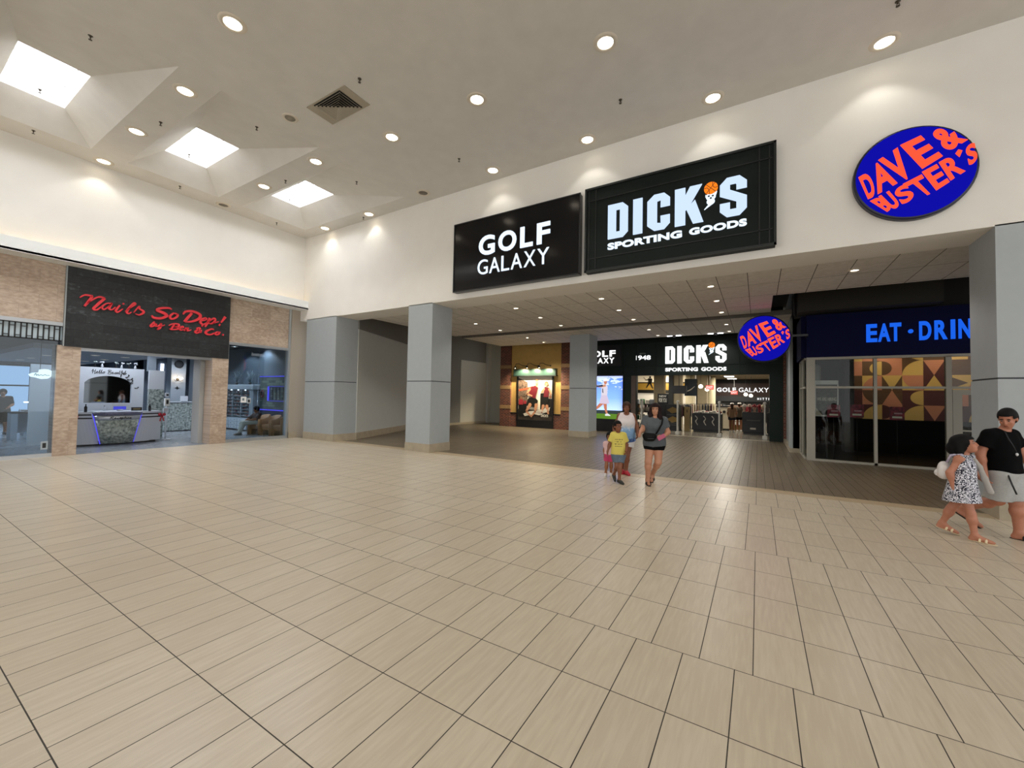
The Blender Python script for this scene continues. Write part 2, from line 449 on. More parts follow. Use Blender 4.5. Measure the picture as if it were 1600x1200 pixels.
while y > -8:
    lat.box(-15.08, -15.03, y - .012, y + .012, 2.88, 3.26)
    zz = (3.17, 2.95)[k % 2]; lat.box(-15.075, -15.035, y - .09, y, zz - .008, zz + .008)
    y -= .09; k += 1
MB().box(-15.062, -15.057, -8, 2.86, 2.9, 3.26).build('lattice_glass', mat('frosted_glass', '#c3d3dc', .3), struct('window_lattice', lat, m_black))
sbox('trim_jamb', mat('jamb_grey', '#a9a8a5', .6), -16.0, -15.5, 6.05, 6.34, 0, 2.74)

# enclosure of the salon
m_sal = mat('salon_wall', '#4a545f', .7, noise=.03)
m_salL = mat('salon_pale', '#8d98a3', .6)
sbox('wall_salon_right', m_sal, -30, -15.32, 9.4, 9.5, 0, 4.6)
sbox('wall_salon_left', m_sal, -30, -15.32, -4.1, -4, 0, 4.6)
sbox('wall_salon_back', m_sal, -30.1, -30, -4, 9.4, 0, 4.6)
sbox('ceiling_salon', mat('salon_black_ceiling', '#0d0e10', .9), -30, -15.3, -4, 9.4, 3.62, 3.72)
sbox('ceiling_salon_soffit', mat('salon_soffit', '#7e8790', .8), -30, -18.6, 2.97, 6.3, 2.9, 3.05)

# sports shop front: brick, yellow panel, green panelling
m_brick = tiles('red_brick', 'x', 'z', .21, .075, [(.25, '#5a2a1c'), (.5, '#7b3a26'), (.75, '#8f4a30')], '#8b8072', .012, row_shift=.105, streak=(6, 6), rough=.8, vary=.8)
m_brband = mat('band_stone', '#9b7a52', .8, noise=.12, nscale=9)
m_yel = mat('yellow_stucco', '#cfa75e', .8, noise=.05, nscale=5, bump=.1, bscale=60)
m_green = mat('green_panel', '#13211b', .5, spec=.25, noise=.05, nscale=2)
m_greend = mat('green_dark', '#0a130f', .5)  # darker green for the canopy rims
bk = MB()
bk.box(-12.75, -12.06, 19.75, 20.1, 0, 5.7); bk.box(-8.93, -8.2, 19.75, 20.6, 0, 5.7); bk.box(-12.06, -8.93, 19.8, 20.1, 0, .78)
struct('wall_brick', bk, m_brick)
bb = MB()
for z0 in (1.0, 2.12, 3.28):
    bb.box(-12.76, -12.05, 19.735, 19.8, z0, z0 + .2); bb.box(-8.94, -8.19, 19.735, 19.8, z0, z0 + .2)
struct('trim_5', bb, m_brband)
sbox('wall_yellow', m_yel, -12.06, -8.93, 19.86, 20.1, .78, 5.7)
sbox('trim_6', m_black, -12.06, -8.93, 19.78, 19.87, .72, .8)
gp = MB()
gp.box(-8.2, .9, 20.5, 20.8, 2.86, 5.7)                      # fascia
gp.box(-8.2, -5.18, 20.5, 20.8, 0, 2.86); gp.box(.41, .9, 20.45, 20.8, 0, 2.86)
for z0 in (2.84, 3.3, 4.42): gp.box(-8.2, .9, 20.46, 20.5, z0, z0 + .05)
for x in (-5.9, -5.25, -4.3, -.75, .4): gp.box(x, x + .05, 20.465, 20.5, 2.9, 4.45)
struct('wall_green_front', gp, m_green)
sbox('wall_brick_return', m_brick, .9, 1.08, 20.4, 20.8, 0, 4.6)
sbox('trim_7', mat('bronze_pilaster', '#5b4a40', .5, noise=.1), -5.42, -5.2, 20.44, 20.5, 0, 2.84)
sbox('wall_grey_right', m_col, 1.0, 1.6, 16.6, 20.8, 0, 5.7)
sbox('wall_grey_pier', m_col, .92, 1.6, 16.6, 17.5, 0, 4.6)
sbox('baseboard_right', m_base, .9, 1.6, 16.58, 20.4, 0, .14)
# store interior shell
m_beige = mat('store_beige', '#a2957a', .8, noise=.03)
sbox('ceiling_store', mat('store_ceiling', '#7d7159', .9), -11, 4, 20.8, 50, 3.45, 3.55)
sbox('wall_store_left', m_beige, -11.1, -11, 20.8, 50, 0, 3.5)
sbox('wall_store_right', m_beige, 3.0, 3.1, 20.8, 50, 0, 3.5)
sbox('wall_store_back', mat('store_back', '#1a1817', .9), -11, 4, 49.9, 50, 0, 3.5)

# restaurant front (plane y = 14.75)
m_navy = mat('navy_fascia', '#060a34', .75, spec=.15)
fb = MB(); fb.box(1.22, 12, 14.72, 15.1, 3.0, 4.25); fb.box(1.1, 1.22, 14.9, 16.5, 3.0, 4.25)
struct('wall_fascia_blue', fb, m_navy)
sbox('wall_over_fascia', mat('dark_brown_wall', '#1c1916', .85), .95, 14, 15.0, 15.2, 4.25, 5.7)
sbox('wall_over_beam', mat('dark_beam', '#2a2620', .85), 1.0, 4.0, 14.3, 15.0, 4.3, 4.9)
m_fr = mat('storefront_frame', '#a29d90', .5)
df = MB()
df.box(1.22, 1.42, 14.7, 14.86, 0, 3.0); df.box(1.42, 12, 14.7, 14.82, 2.93, 3.0); df.box(1.42, 4.2, 14.7, 14.82, 0, .06)
df.box(2.72, 2.79, 14.7, 14.82, 0, 2.95); df.box(4.13, 4.24, 14.7, 14.82, 0, 2.95); df.box(1.42, 4.2, 14.71, 14.81, 2.1, 2.16); df.box(4.24, 8, 14.71, 14.81, 2.1, 2.16)
df.box(1.18, 1.24, 14.86, 16.5, 0, .06); df.box(1.18, 1.24, 14.86, 16.5, 2.95, 3.0); df.box(1.17, 1.25, 15.6, 15.66, 0, 3.0); df.box(1.17, 1.25, 16.4, 16.5, 0, 3.0); df.box(1.18, 1.24, 14.86, 16.5, 2.1, 2.15)
struct('window_restaurant_frame', df, m_fr)
g2 = glass('restaurant_glass', (.8, .82, .8), .4)
MB().box(1.42, 2.72, 14.755, 14.765, .06, 2.1).build('window_21', g2, kind='structure')
MB().box(1.42, 2.72, 14.755, 14.765, 2.16, 2.93).build('window_22', g2, kind='structure')
MB().box(2.79, 4.13, 14.755, 14.765, .06, 2.1).build('window_23', g2, kind='structure')
MB().box(2.79, 4.13, 14.755, 14.765, 2.16, 2.93).build('window_24', g2, kind='structure')
MB().box(4.24, 6.0, 14.755, 14.765, 2.16, 2.93).build('window_25', g2, kind='structure')
MB().box(1.205, 1.215, 14.86, 16.4, .06, 2.95).build('window_26', g2, kind='structure')
dr = MB(); dr.box(4.25, 4.42, 14.71, 14.8, 0, 2.08); dr.box(4.42, 5.6, 14.71, 14.8, 1.95, 2.08); dr.box(4.42, 5.6, 14.71, 14.8, 0, .3); dr.box(5.4, 5.6, 14.71, 14.8, 0, 2.08); dr.box(4.42, 5.4, 14.73, 14.78, 1.02, 1.06)
door = struct('door_1', dr, m_fr)
MB().box(4.42, 5.4, 14.75, 14.76, .3, 1.95).build('pane', g2, door)
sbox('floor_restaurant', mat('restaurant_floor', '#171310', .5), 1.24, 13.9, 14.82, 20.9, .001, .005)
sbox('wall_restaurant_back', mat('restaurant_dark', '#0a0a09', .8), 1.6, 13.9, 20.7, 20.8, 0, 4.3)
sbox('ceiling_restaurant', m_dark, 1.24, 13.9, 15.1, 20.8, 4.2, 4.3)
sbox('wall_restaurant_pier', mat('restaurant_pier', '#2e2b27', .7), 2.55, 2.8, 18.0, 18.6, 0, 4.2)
# ================================================================== ceiling fittings
m_ring = mat('fitting_ring', '#cfc6b6', .5)
m_lens = emis('lens_warm', '#fff0d8', 9.)
m_lensoff = mat('lens_dark', '#6d6558', .5)
def spot(parent, z, power, angle, color, blend=.35, r=.09):
    l = bpy.data.lights.new('bulb_light', 'SPOT'); l.energy = power; l.spot_size = angle; l.spot_blend = blend; l.color = color; l.shadow_soft_size = r
    o = bpy.data.objects.new('bulb_light', l); COL.objects.link(o); o.parent = parent; o.location = (0, 0, z)
    return o
def downlight(x, y, z, r, label, group, lens, power=0, angle=1.75, color=(1, .965, .9), off=False):
    t = thing('recessed_downlight', label, 'ceiling light', (x, y, z), 0, group)
    MB().lathe([(r * .62, -.004), (r * .66, -.02), (r * .9, -.014), (r, -.001)], 28, cap=False).build('trim_ring', m_ring, t)
    MB().lathe([(.001, -.008), (r * .64, -.008), (r * .64, -.003), (.001, -.003)], 28, cap=False).build('lens', lens, t)
    if power: spot(t, -.03, power, angle, color)
    return t
HG = 'round downlights in the hall ceiling'
hall = [(-7.15, 3.03, 'big lit downlight nearest the top edge, left of the ceiling vent'),
        (-2.15, 6.32, 'lit downlight second row from the header wall, towards the sports sign'),
        (1.75, 8.56, 'lit downlight close to the header wall, above the oval sign'),
        (-9.58, 3.29, 'lit downlight beside the corner of the nearest skylight coffer'),
        (-4.75, 6.31, 'lit downlight to the right of the square ceiling vent'),
        (-.75, 8.55, 'lit downlight by the header wall, over the right end of the green sign'),
        (-12.06, 3.28, 'lit downlight between the two nearest skylights, middle of their gap'),
        (-7.13, 6.3, 'lit downlight just beyond the ceiling vent, towards the header wall'),
        (-3.31, 8.57, 'lit downlight by the header wall, over the left end of the green sign'),
        (-9.57, 6.03, 'lit downlight between the second and third skylights, far from the side wall'),
        (-5.88, 8.56, 'lit downlight by the header wall, over the black golf sign'),
        (-14.4, 3.31, 'lit downlight tight against the side wall above the nail salon'),
        (-12.04, 6.05, 'lit downlight between the second and third skylights, nearer the side wall'),
        (-10.84, 8.72, 'lit downlight by the header wall, right of the corner of the third skylight'),
        (-13.16, 8.72, 'lit downlight deepest in the corner of the hall beyond the third skylight')]
for x, y, lab in hall:
    downlight(x, y, ZC, .2, lab, HG, m_lens, DOWN_W * (.3 if y > 8 or x < -14 else 1), 1.75 if y > 8 or x < -14 else 2.1)
downlight(-8.3, 8.55, ZC, .2, 'unlit round downlight by the header wall, left of the golf sign', HG, m_lensoff)
downlight(-14.38, 6.04, ZC, .2, 'unlit round downlight tight against the side wall, beside the third skylight', HG, m_lensoff)
for x, y in ((-2.2, .6), (1.75, .6), (1.75, 3.3), (4.6, 3.3), (4.6, 6.3), (-7.1, -2.5), (-2.2, -2.5), (1.75, -2.5), (4.6, -2.5), (-11.9, -2.5)):
    downlight(x, y, ZC, .2, 'lit round downlight overhead, above the top edge of the view', HG, m_lens, DOWN_W, 2.1)
t = thing('ceiling_speaker', 'round grey speaker grille beside the square ceiling vent', 'speaker', (-8.54, 4.77, ZC))
MB().lathe([(.1, -.006), (.11, -.02), (.15, -.014), (.16, -.001)], 24, cap=False).build('rim', m_ring, t)
MB().lathe([(.001, -.012), (.11, -.012), (.11, -.004), (.001, -.004)], 24, cap=False).build('grille', mat('grille_grey', '#8d8678', .7), t)

# square air diffuser
t = thing('ceiling_vent', 'square louvred air vent in the hall ceiling', 'air vent', (-7.32, 5.05, ZC))
w, h = .6, .3
v = MB()
v.box(-w, -.42, -h, h, -.015, -.001); v.box(.42, w, -h, h, -.015, -.001); v.box(-.42, .42, -h, -.27, -.015, -.001); v.box(-.42, .42, .27, h, -.015, -.001)
v.build('frame', mat('vent_frame', '#a39a88', .5), t)
MB().box(-.42, .42, -.27, .27, -.006, -.002).build('backing', mat('vent_dark', '#1b1916', .8), t)
v = MB()
for k in range(6):
    a, b = .39 - k * .065, .245 - k * .041
    for x0, x1, y0, y1, dx, dy in ((-a, a, -b, -b, 0, .016), (-a, a, b, b, 0, -.016), (-a, -a, -b, b, .022, 0), (a, a, -b, b, -.022, 0)):
        p = [(x0, y0, -.036), (x1, y1, -.036), (x1 + dx * (1 if x1 == x0 else 0), y1 + dy, -.008), (x0 + dx * (1 if x1 == x0 else 0), y0 + dy, -.008)]
        v.raw(p + [(q[0], q[1], q[2] - .004) for q in p], [(0, 1, 2, 3), (4, 5, 6, 7), (0, 1, 5, 4), (1, 2, 6, 5), (2, 3, 7, 6), (3, 0, 4, 7)])
v.build('louvres', mat('vent_louvre', '#b3aa98', .5), t)

# sprinklers
m_brass = mat('sprinkler_metal', '#4a443b', .35, metal=.7)
def coffer_z(x, y):
    for a, b in edges:
        if a < y < b and X0 < x < X1:
            c = (a + b) / 2
            fx = (x - X0) / (ixa - X0) if x < ixa else ((X1 - x) / (X1 - ixb) if x > ixb else 9)
            fy = (HB - abs(y - c)) / (HB - IH)
            return ZC + (zi - ZC) * min(fx, fy, 1)
    return ZC
proto = None
SG = 'small sprinkler heads under the hall ceiling'
spr = [(-9.68, 1.99, 'sprinkler head on the slope of the nearest skylight coffer, away from the side wall'), (-12.99, 1.97, 'sprinkler head on the coffer slope below the nearest skylight'),
       (-14.12, 2.08, 'sprinkler head near the side wall below the nearest skylight'), (-11.18, 3.43, 'sprinkler head in the flat strip between first and second skylights'),
       (-9.69, 4.67, 'sprinkler head on the coffer slope between the second skylight and the round speaker'), (-13.0, 4.61, 'sprinkler head on the coffer slope below the second skylight'),
       (-14.19, 4.85, 'sprinkler head near the side wall below the second skylight'), (-11.18, 6.18, 'sprinkler head in the flat strip between second and third skylights'),
       (-13.1, 7.4, 'sprinkler head on the coffer slope below the third skylight'), (-14.24, 7.62, 'sprinkler head near the side wall below the third skylight'),
       (-6.34, 4.8, 'sprinkler head just right of the square ceiling vent'), (-6.33, 7.73, 'sprinkler head over the black golf sign'),
       (-9.7, 7.35, 'sprinkler head on the third coffer slope, towards the vent'), (-11.21, 8.8, 'sprinkler head by the header wall beside the third skylight'),
       (1.74, 7.77, 'sprinkler head above the oval sign at the top edge'), (-2.31, 7.72, 'sprinkler head over the green sports sign')]
for x, y, lab in spr:
    z = coffer_z(x, y)
    if proto is None:
        proto = t = thing('sprinkler_head', lab, 'sprinkler', (x, y, z), 0, SG); t.scale = (.75, .75, .75)
        MB().lathe([(.045, .0), (.045, -.008), (.02, -.012), (.016, -.05), (.004, -.055)], 12).build('body', m_brass, t)
        MB().tube([(-.018, 0, -.045), (-.026, 0, -.07), (0, 0, -.095), (.026, 0, -.07), (.018, 0, -.045)], .005, 6).lathe([(.034, -.1), (.034, -.094)], 12).build('deflector', m_brass, t)
    else: dup(proto, (x, y, z), None, lab)

# corridor downlights: a regular grid in two tiled ceilings
CG = 'small downlights in the corridor ceiling'
m_lensc = emis('lens_corridor', '#fff2dc', 10.)
colname = {-9.2: 'first file from the blue column', -6.44: 'second file from the blue column', -3.7: 'middle file', -.98: 'fourth file from the blue column', 1.71: 'file in front of the restaurant'}
for xi, x in enumerate((-9.2, -6.44, -3.7, -.98, 1.71)):
    for yi, y in enumerate((10.79, 12.45, 14.16, 16.5, 18.18)):
        if (x > 1 and yi > 0) or (xi == 1 and yi > 2): continue
        rown = ('row nearest the hall', 'second row from the hall', 'last row before the dark slot', 'row just past the dark slot', 'row nearest the sports shop front')[yi]
        downlight(x, y, 4.45, .11, 'small lit corridor downlight, %s, %s' % (colname[x], rown), CG, m_lensc, CORR_W, 2.3, (1, .95, .87))
# recessed shop-front wall washers
for x, lab in ((-3.1, 'twin wall washer in the corridor ceiling over the D of the white letters'), (-1.5, 'twin wall washer in the corridor ceiling over the last letter of the shop sign')):
    t = thing('wall_washer', lab, 'ceiling light', (x, 18.55, 4.44), 0, 'wall washers over the green shop front')
    MB().box(-.06, .06, -.05, .05, -.05, 0).build('housing', m_black, t)
    for s in (-1, 1): MB().box(s * .18 - .1, s * .18 + .1, -.05, .05, -.012, -.001).build('diffuser', emis('washer_white', '#f4f2ff', 8.), t)
    o = spot(t, -.1, 55, 1.1, (1, .95, .9), .8, .05); o.rotation_euler = (math.radians(62), 0, 0)
# ================================================================== signs
e_white = emis('sign_white', '#e4f2ff', 1.25)
e_dk = emis('sign_cool', '#cfe4ff', 1.1)
e_orange = emis('sign_orange', '#ff8420', 1.1)
e_coral = emis('sign_coral', '#ff5034', 1.35)
e_blue = emis('sign_blue', '#1010a8', 1.0)
e_cyanblue = emis('sign_letter_blue', '#1f6cff', .85)

# --- black golf sign on the header wall
t = thing('wall_sign', 'black rectangular lit sign reading GOLF GALAXY on the white header wall', 'sign', (-5.45, 9.0, 4.58))
F = lambda u, v, d: (u + 5.45, -d, v - 4.58)
MB().bbox(-7.34 + 5.45, -3.57 + 5.45, -.16, -.001, 0, 1.92, .012).build('cabinet', mat('sign_gloss_black', '#040408', .14, spec=.35), t)
f = MB()
for a in ((-1.9, 1.89, 0, .03), (-1.9, 1.89, 1.9, 1.93), (-1.9, -1.87, 0, 1.93), (1.86, 1.89, 0, 1.93)): f.box(a[0], a[1], -.175, -.155, a[2], a[3])
f.build('frame', mat('sign_edge', '#1a1a1e', .3), t)
m = MB()
def gal(m, w0, u0, u1, v0, v1, s, bold, F, d0, d1, gap):
    ws = w0; tot = sum(ws) + gap * (len(ws) - 1); x = 0
    for ch, w in zip(s, ws):
        text_rect(m, ch, u0 + (u1 - u0) * x / tot, u0 + (u1 - u0) * (x + w) / tot, v0, v1, d0, d1, F, bold); x += w + gap
gal(m, (1.05, 1.12, .74, .74), -6.47, -4.34, 5.47, 6.0, 'GOLF', .028, F, .161, .185, .24)
m.build('lettering', e_white, t)
m = MB(); gal(m, (1.0, 1.0, .72, 1.0, 1.0, .98), -6.5, -4.36, 4.96, 5.36, 'GALAXY', .0, F, .161, .18, .16); m.build('lettering', e_white, t, label='thin letters GALAXY under the bold word')

# --- green sports sign
def block_word(m, F, d0, d1, X, Z, ms):
    """heavy chamfered letters D I C K S; X(u), Z(v) map the design frame to the wall"""
    P = lambda poly: m.prism([(X(a), Z(b)) for a, b in poly], d0, d1, F)
    # D in four convex pieces around its counter
    c = .028
    P([(0, 0), (.068, 0), (.068, 1), (0, 1)]); P([(.068, .82), (.1, .82), (.165, .86), (.123, 1), (.068, 1)]); P([(.068, 0), (.123, 0), (.165, .14), (.1, .18), (.068, .18)])
    P([(.1, .18), (.165, .14), (.165, .86), (.1, .82)])
    P([(.207, 0), (.28, 0), (.28, 1), (.207, 1)])
    P([(.318, .16), (.392, .2), (.392, .8), (.318, .84)]); P([(.318, .84), (.392, .8), (.42, .82), (.445, 1), (.37, 1)]); P([(.318, .16), (.37, 0), (.445, 0), (.42, .18), (.392, .2)])
    P([(.445, 1), (.42, .82), (.418, .62), (.487, .62), (.487, .85)]); P([(.445, 0), (.487, .15), (.487, .38), (.418, .38), (.42, .18)])
    P([(.523, 0), (.597, 0), (.597, 1), (.523, 1)]); P([(.597, .38), (.628, .5), (.712, 1), (.63, 1), (.597, .78)]); P([(.628, .5), (.6, .44), (.65, 0), (.722, 0), (.665, .62)])
    m = ms
    P([(.83, .84), (.875, 1), (.955, 1), (1, .84), (.935, .8), (.93, .82), (.895, .82)]); P([(1, .84), (1, .66), (.935, .66), (.935, .8)])
    P([(.83, .84), (.895, .82), (.895, .68), (.83, .56)]); P([(.83, .56), (.895, .68), (1, .46), (.935, .36)]); P([(1, .46), (1, .16), (.935, .18), (.935, .36)])
    P([(1, .16), (.955, 0), (.875, 0), (.83, .16), (.895, .18), (.93, .18), (.935, .18)]); P([(.83, .16), (.83, .36), (.895, .36), (.895, .18)])
def ball_mark(t, F, d, cx, top, s, zs):
    """basketball over two small balls and a tail, standing in for the apostrophe"""
    m = MB().prism(disc(cx, top - s, s, s, 28), d, d + .02, F); m.build('basketball', e_orange, t, label='orange basketball as the apostrophe')
    k = MB(); q = d + .021
    def seam(pts): ribbon(k, [(cx + a * s, top - s + b * s) for a, b in pts], s * .075, q - .002, q + .003, F)
    seam([(-.7, .7), (0, 0), (.7, -.7)]); seam([(.6, .8), (-.02, 0), (-.65, -.75)]); seam([(-.98, .1), (-.5, .1), (-.2, -.5), (-.25, -.95)]); seam([(.98, .0), (.5, 0), (.25, .5), (.3, .95)])
    k.build('seams', m_black, t)
    w = MB()
    y = top - 2 * s
    w.prism(disc(cx + s * .0, y - s * .35, s * .72, s * .62, 20), d, d + .018, F)
    w.prism([(cx - s * .78, y + s * .1), (cx - s * .5, y - s * .1), (cx - s * .5, y - s * .5), (cx - s * .8, y - s * .3)], d, d + .017, F)
    w.prism([(cx + s * .9, y + s * .35), (cx + s * .75, y - s * .2), (cx + s * .45, y - s * .1), (cx + s * .5, y + s * .2)], d, d + .017, F)
    w.prism(disc(cx - s * .02, y - s * 1.15, s * .6, s * .5, 20), d, d + .018, F)
    ribbon(w, [(cx + s * .2, y - s * 1.4), (cx - s * .3, y - s * 1.75), (cx - s * .95, y - s * 2.3)], [s * .4, s * .3, s * .06], d, d + .018, F)
    w.build('ball_stack', e_white, t)
    b = MB()
    for a, c in ((-.3, -.25), (.28, -.3), (0, -.62)): b.prism(disc(cx + a * s, y + c * s, s * .17, s * .14, 8), d + .018, d + .022, F)
    b.build('ball_patches', m_black, t)
m_signgreen = mat('sign_green', '#0a130f', .55, spec=.2)
t = thing('wall_sign', "dark green panelled sign with DICK'S SPORTING GOODS in white on the header wall", 'sign', (-1.57, 9.0, 4.58))
F = lambda u, v, d: (u + 1.57, -d, v - 4.58)
MB().box(-1.85, 1.84, -.17, -.001, 0, 1.95).build('cabinet', m_signgreen, t)
f = MB()
for z in (0, 1.91): f.box(-1.87, 1.86, -.2, -.165, z, z + .045)
for x in (-1.87, 1.82): f.box(x, x + .04, -.2, -.165, 0, 1.955)
f.build('frame', mat('sign_frame', '#0b1310', .45), t)
f = MB()
for x in (-1.62, 1.58): f.box(x, x + .02, -.185, -.165, .06, 1.9); f.box(x + (-.16 if x < 0 else .16), x + .02 + (-.16 if x < 0 else .16), -.185, -.165, .06, 1.9)
for z in (.3, 1.64): f.box(-1.8, 1.8, -.185, -.165, z, z + .02)
f.build('moulding', mat('sign_moulding', '#060b09', .5), t)
m, ms = MB(), MB(); block_word(m, F, .172, .2, lambda u: -2.89 + u * 2.707, lambda v: 5.262 + v * .77, ms); m.build('word', e_dk, t); ms.build('letter', e_dk, t)
m = MB(); text_rect(m, 'SPORTING', -2.893, -1.335, 5.02, 5.172, .172, .195, F, .045, 1.05); m.build('word', e_white, t, label='small wide letters SPORTING'); m = MB(); text_rect(m, 'GOODS', -1.2, -.183, 5.032, 5.172, .172, .195, F, .045, 1.05); m.build('word', e_white, t, label='small wide letters GOODS')
ball_mark(t, F, .172, -.803, 6.03, .124, 1)

# --- oval lit sign, wall mounted, and its twin on a bracket
def oval_letters(m, F, T, m2):
    w = [m]
    q = lambda ch, a, b, c, d: text_quad(w[0], ch, T(a), T(b), T(c), T(d), .0, .02, F, .03)
    q('D', (1.464, 5.53), (1.6, 5.6), (1.70, 5.16), (1.587, 5.126))
    q('A', (1.64, 5.69), (1.76, 5.73), (1.956, 5.303), (1.711, 5.178))
    q('V', (1.721, 5.756), (1.961, 5.896), (2.125, 5.375), (2.02, 5.30))
    q('E', (1.996, 5.926), (2.244, 6.01), (2.488, 5.597), (2.256, 5.461))
    q('&', (2.33, 5.99), (2.52, 6.11), (2.77, 5.77), (2.56, 5.65))
    w[0] = m = m2
    q('B', (1.612, 5.087), (1.745, 5.14), (1.885, 4.9), (1.829, 4.855))
    q('U', (1.72, 5.14), (1.85, 5.2), (1.995, 4.93), (1.90, 4.865))
    q('S', (1.90, 5.19), (2.06, 5.28), (2.17, 5.02), (2.02, 4.92))
    q('T', (2.02, 5.27), (2.244, 5.37), (2.38, 5.045), (2.27, 5.005))
    q('E', (2.25, 5.41), (2.42, 5.49), (2.56, 5.165), (2.413, 5.069))
    q('R', (2.444, 5.51), (2.62, 5.6), (2.735, 5.29), (2.575, 5.185))
    m.prism([tuple(T((2.63, 5.60))), tuple(T((2.66, 5.65))), tuple(T((2.705, 5.62))), tuple(T((2.675, 5.53)))], 0, .02, F)
    q('S', (2.735, 5.67), (2.84, 5.72), (2.87, 5.43), (2.78, 5.35))
def oval_sign(label, cx, cy, cz, a, b, rot, frame, scale, depth, back=False):
    t = thing('oval_sign', label, 'sign', (cx, cy, cz), 0, None)
    F = lambda u, v, d: (u, -d, v)
    m = MB(); n = 56; rim = [(1.0, 0), (1.0, depth * .78), (.985, depth * .93), (.95, depth)]
    vs, fs = [], []
    for k, d in rim:
        for u, v in disc(0, 0, a * k, b * k, n, rot): vs.append(F(u, v, d))
    for j in range(len(rim) - 1):
        for i in range(n): fs.append((j * n + i, j * n + (i + 1) % n, (j + 1) * n + (i + 1) % n, (j + 1) * n + i))
    fs.append(tuple(range(n)))
    m.raw(vs, fs); m.build('can', mat('sign_can', '#0a0c2c', .35), t)
    MB().prism(disc(0, 0, a * .955, b * .955, n, rot), depth - .004, depth + .004, F).build('face', e_blue, t)
    m, m2 = MB(), MB(); oval_letters(m, lambda u, v, d: F(u, v, d + depth + .004), lambda p: ((p[0] - 2.148) * scale, (p[1] - 5.44) * scale), m2); m.build('word', e_coral, t); m2.build('word', e_coral, t)
    return t
oval_sign("oval blue lit sign reading DAVE & BUSTER'S mounted on the white header wall", 2.148, 9.0, 5.452, .776, .737, math.radians(-50), None, 1.0, .12)
t = oval_sign("oval blue DAVE & BUSTER'S sign hung out on a bracket beside the restaurant front", .14, 14.34, 3.565, .705, .686, math.radians(-60), None, .905, .14)
MB().box(.5, 1.09, .005, .06, .03, .09).box(1.06, 1.09, .0, .62, .03, .09).build('bracket', m_black, t)

# --- restaurant fascia letters
t = thing('fascia_letters', 'blue lit letters EAT and DRINK on the navy restaurant fascia', 'sign', (2.57, 14.72, 3.37))
F = lambda u, v, d: (u - 2.57, -d, v - 3.37)
m = MB()
for ch, a, b in (('E', 2.57, 2.80), ('A', 2.815, 3.07), ('T', 3.06, 3.29)): text_rect(m, ch, a, b, 3.38, 3.88, .002, .03, F, .035)
m.build('word', e_cyanblue, t)
MB().prism(disc(3.475, 3.63, .052, .055, 16), .002, .03, F).build('dot', e_cyanblue, t)
m = MB()
for ch, a, b in (('D', 3.64, 3.87), ('R', 3.93, 4.17), ('I', 4.23, 4.31), ('N', 4.37, 4.60), ('K', 4.67, 4.92)): text_rect(m, ch, a, b, 3.38, 3.88, .002, .03, F, .035)
m.build('word', e_cyanblue, t)

# --- red script letters of the nail salon
m_red = mat('script_red', '#d0323a', .4, emit=.12)
t = thing('script_letters', 'red raised script letters of the nail salon on the black slate panel', 'sign', (-14.93, 2.9, 2.8))
SY0, SY1 = None, None
PX = [(100, 440), 6.154]
# the slate panel in the lettering's own design units: its four corners
qa = dict(tl=(38, -165), tr=(1595, 155), bl=(-6, 615), br=(1575, 740))
def slate(u, v):
    """projective map from the lettering's design sheet to the panel face (y, z)"""
    return HM(u, v)
def homography(src, dst):
    A, b = [], []
    for (x, y), (X, Y) in zip(src, dst):
        A.append([x, y, 1, 0, 0, 0, -X * x, -X * y]); b.append(X)
        A.append([0, 0, 0, x, y, 1, -Y * x, -Y * y]); b.append(Y)
    h = np.linalg.solve(np.array(A, float), np.array(b, float))
    def f(x, y):
        w = h[6] * x + h[7] * y + 1
        return (h[0] * x + h[1] * y + h[2]) / w, (h[3] * x + h[4] * y + h[5]) / w
    return f
HM = homography([(148, 215), (1551, 369), (646, 326), (809, 424)], [(3.13, 3.88), (6.49, 4.04), (4.15, 3.76), (4.54, 3.54)])
HM = homography([(38, -165), (1595, 155), (-6, 615), (1575, 740)], [(2.89, 4.86), (6.6, 4.80), (2.89, 2.77), (6.61, 2.78)])
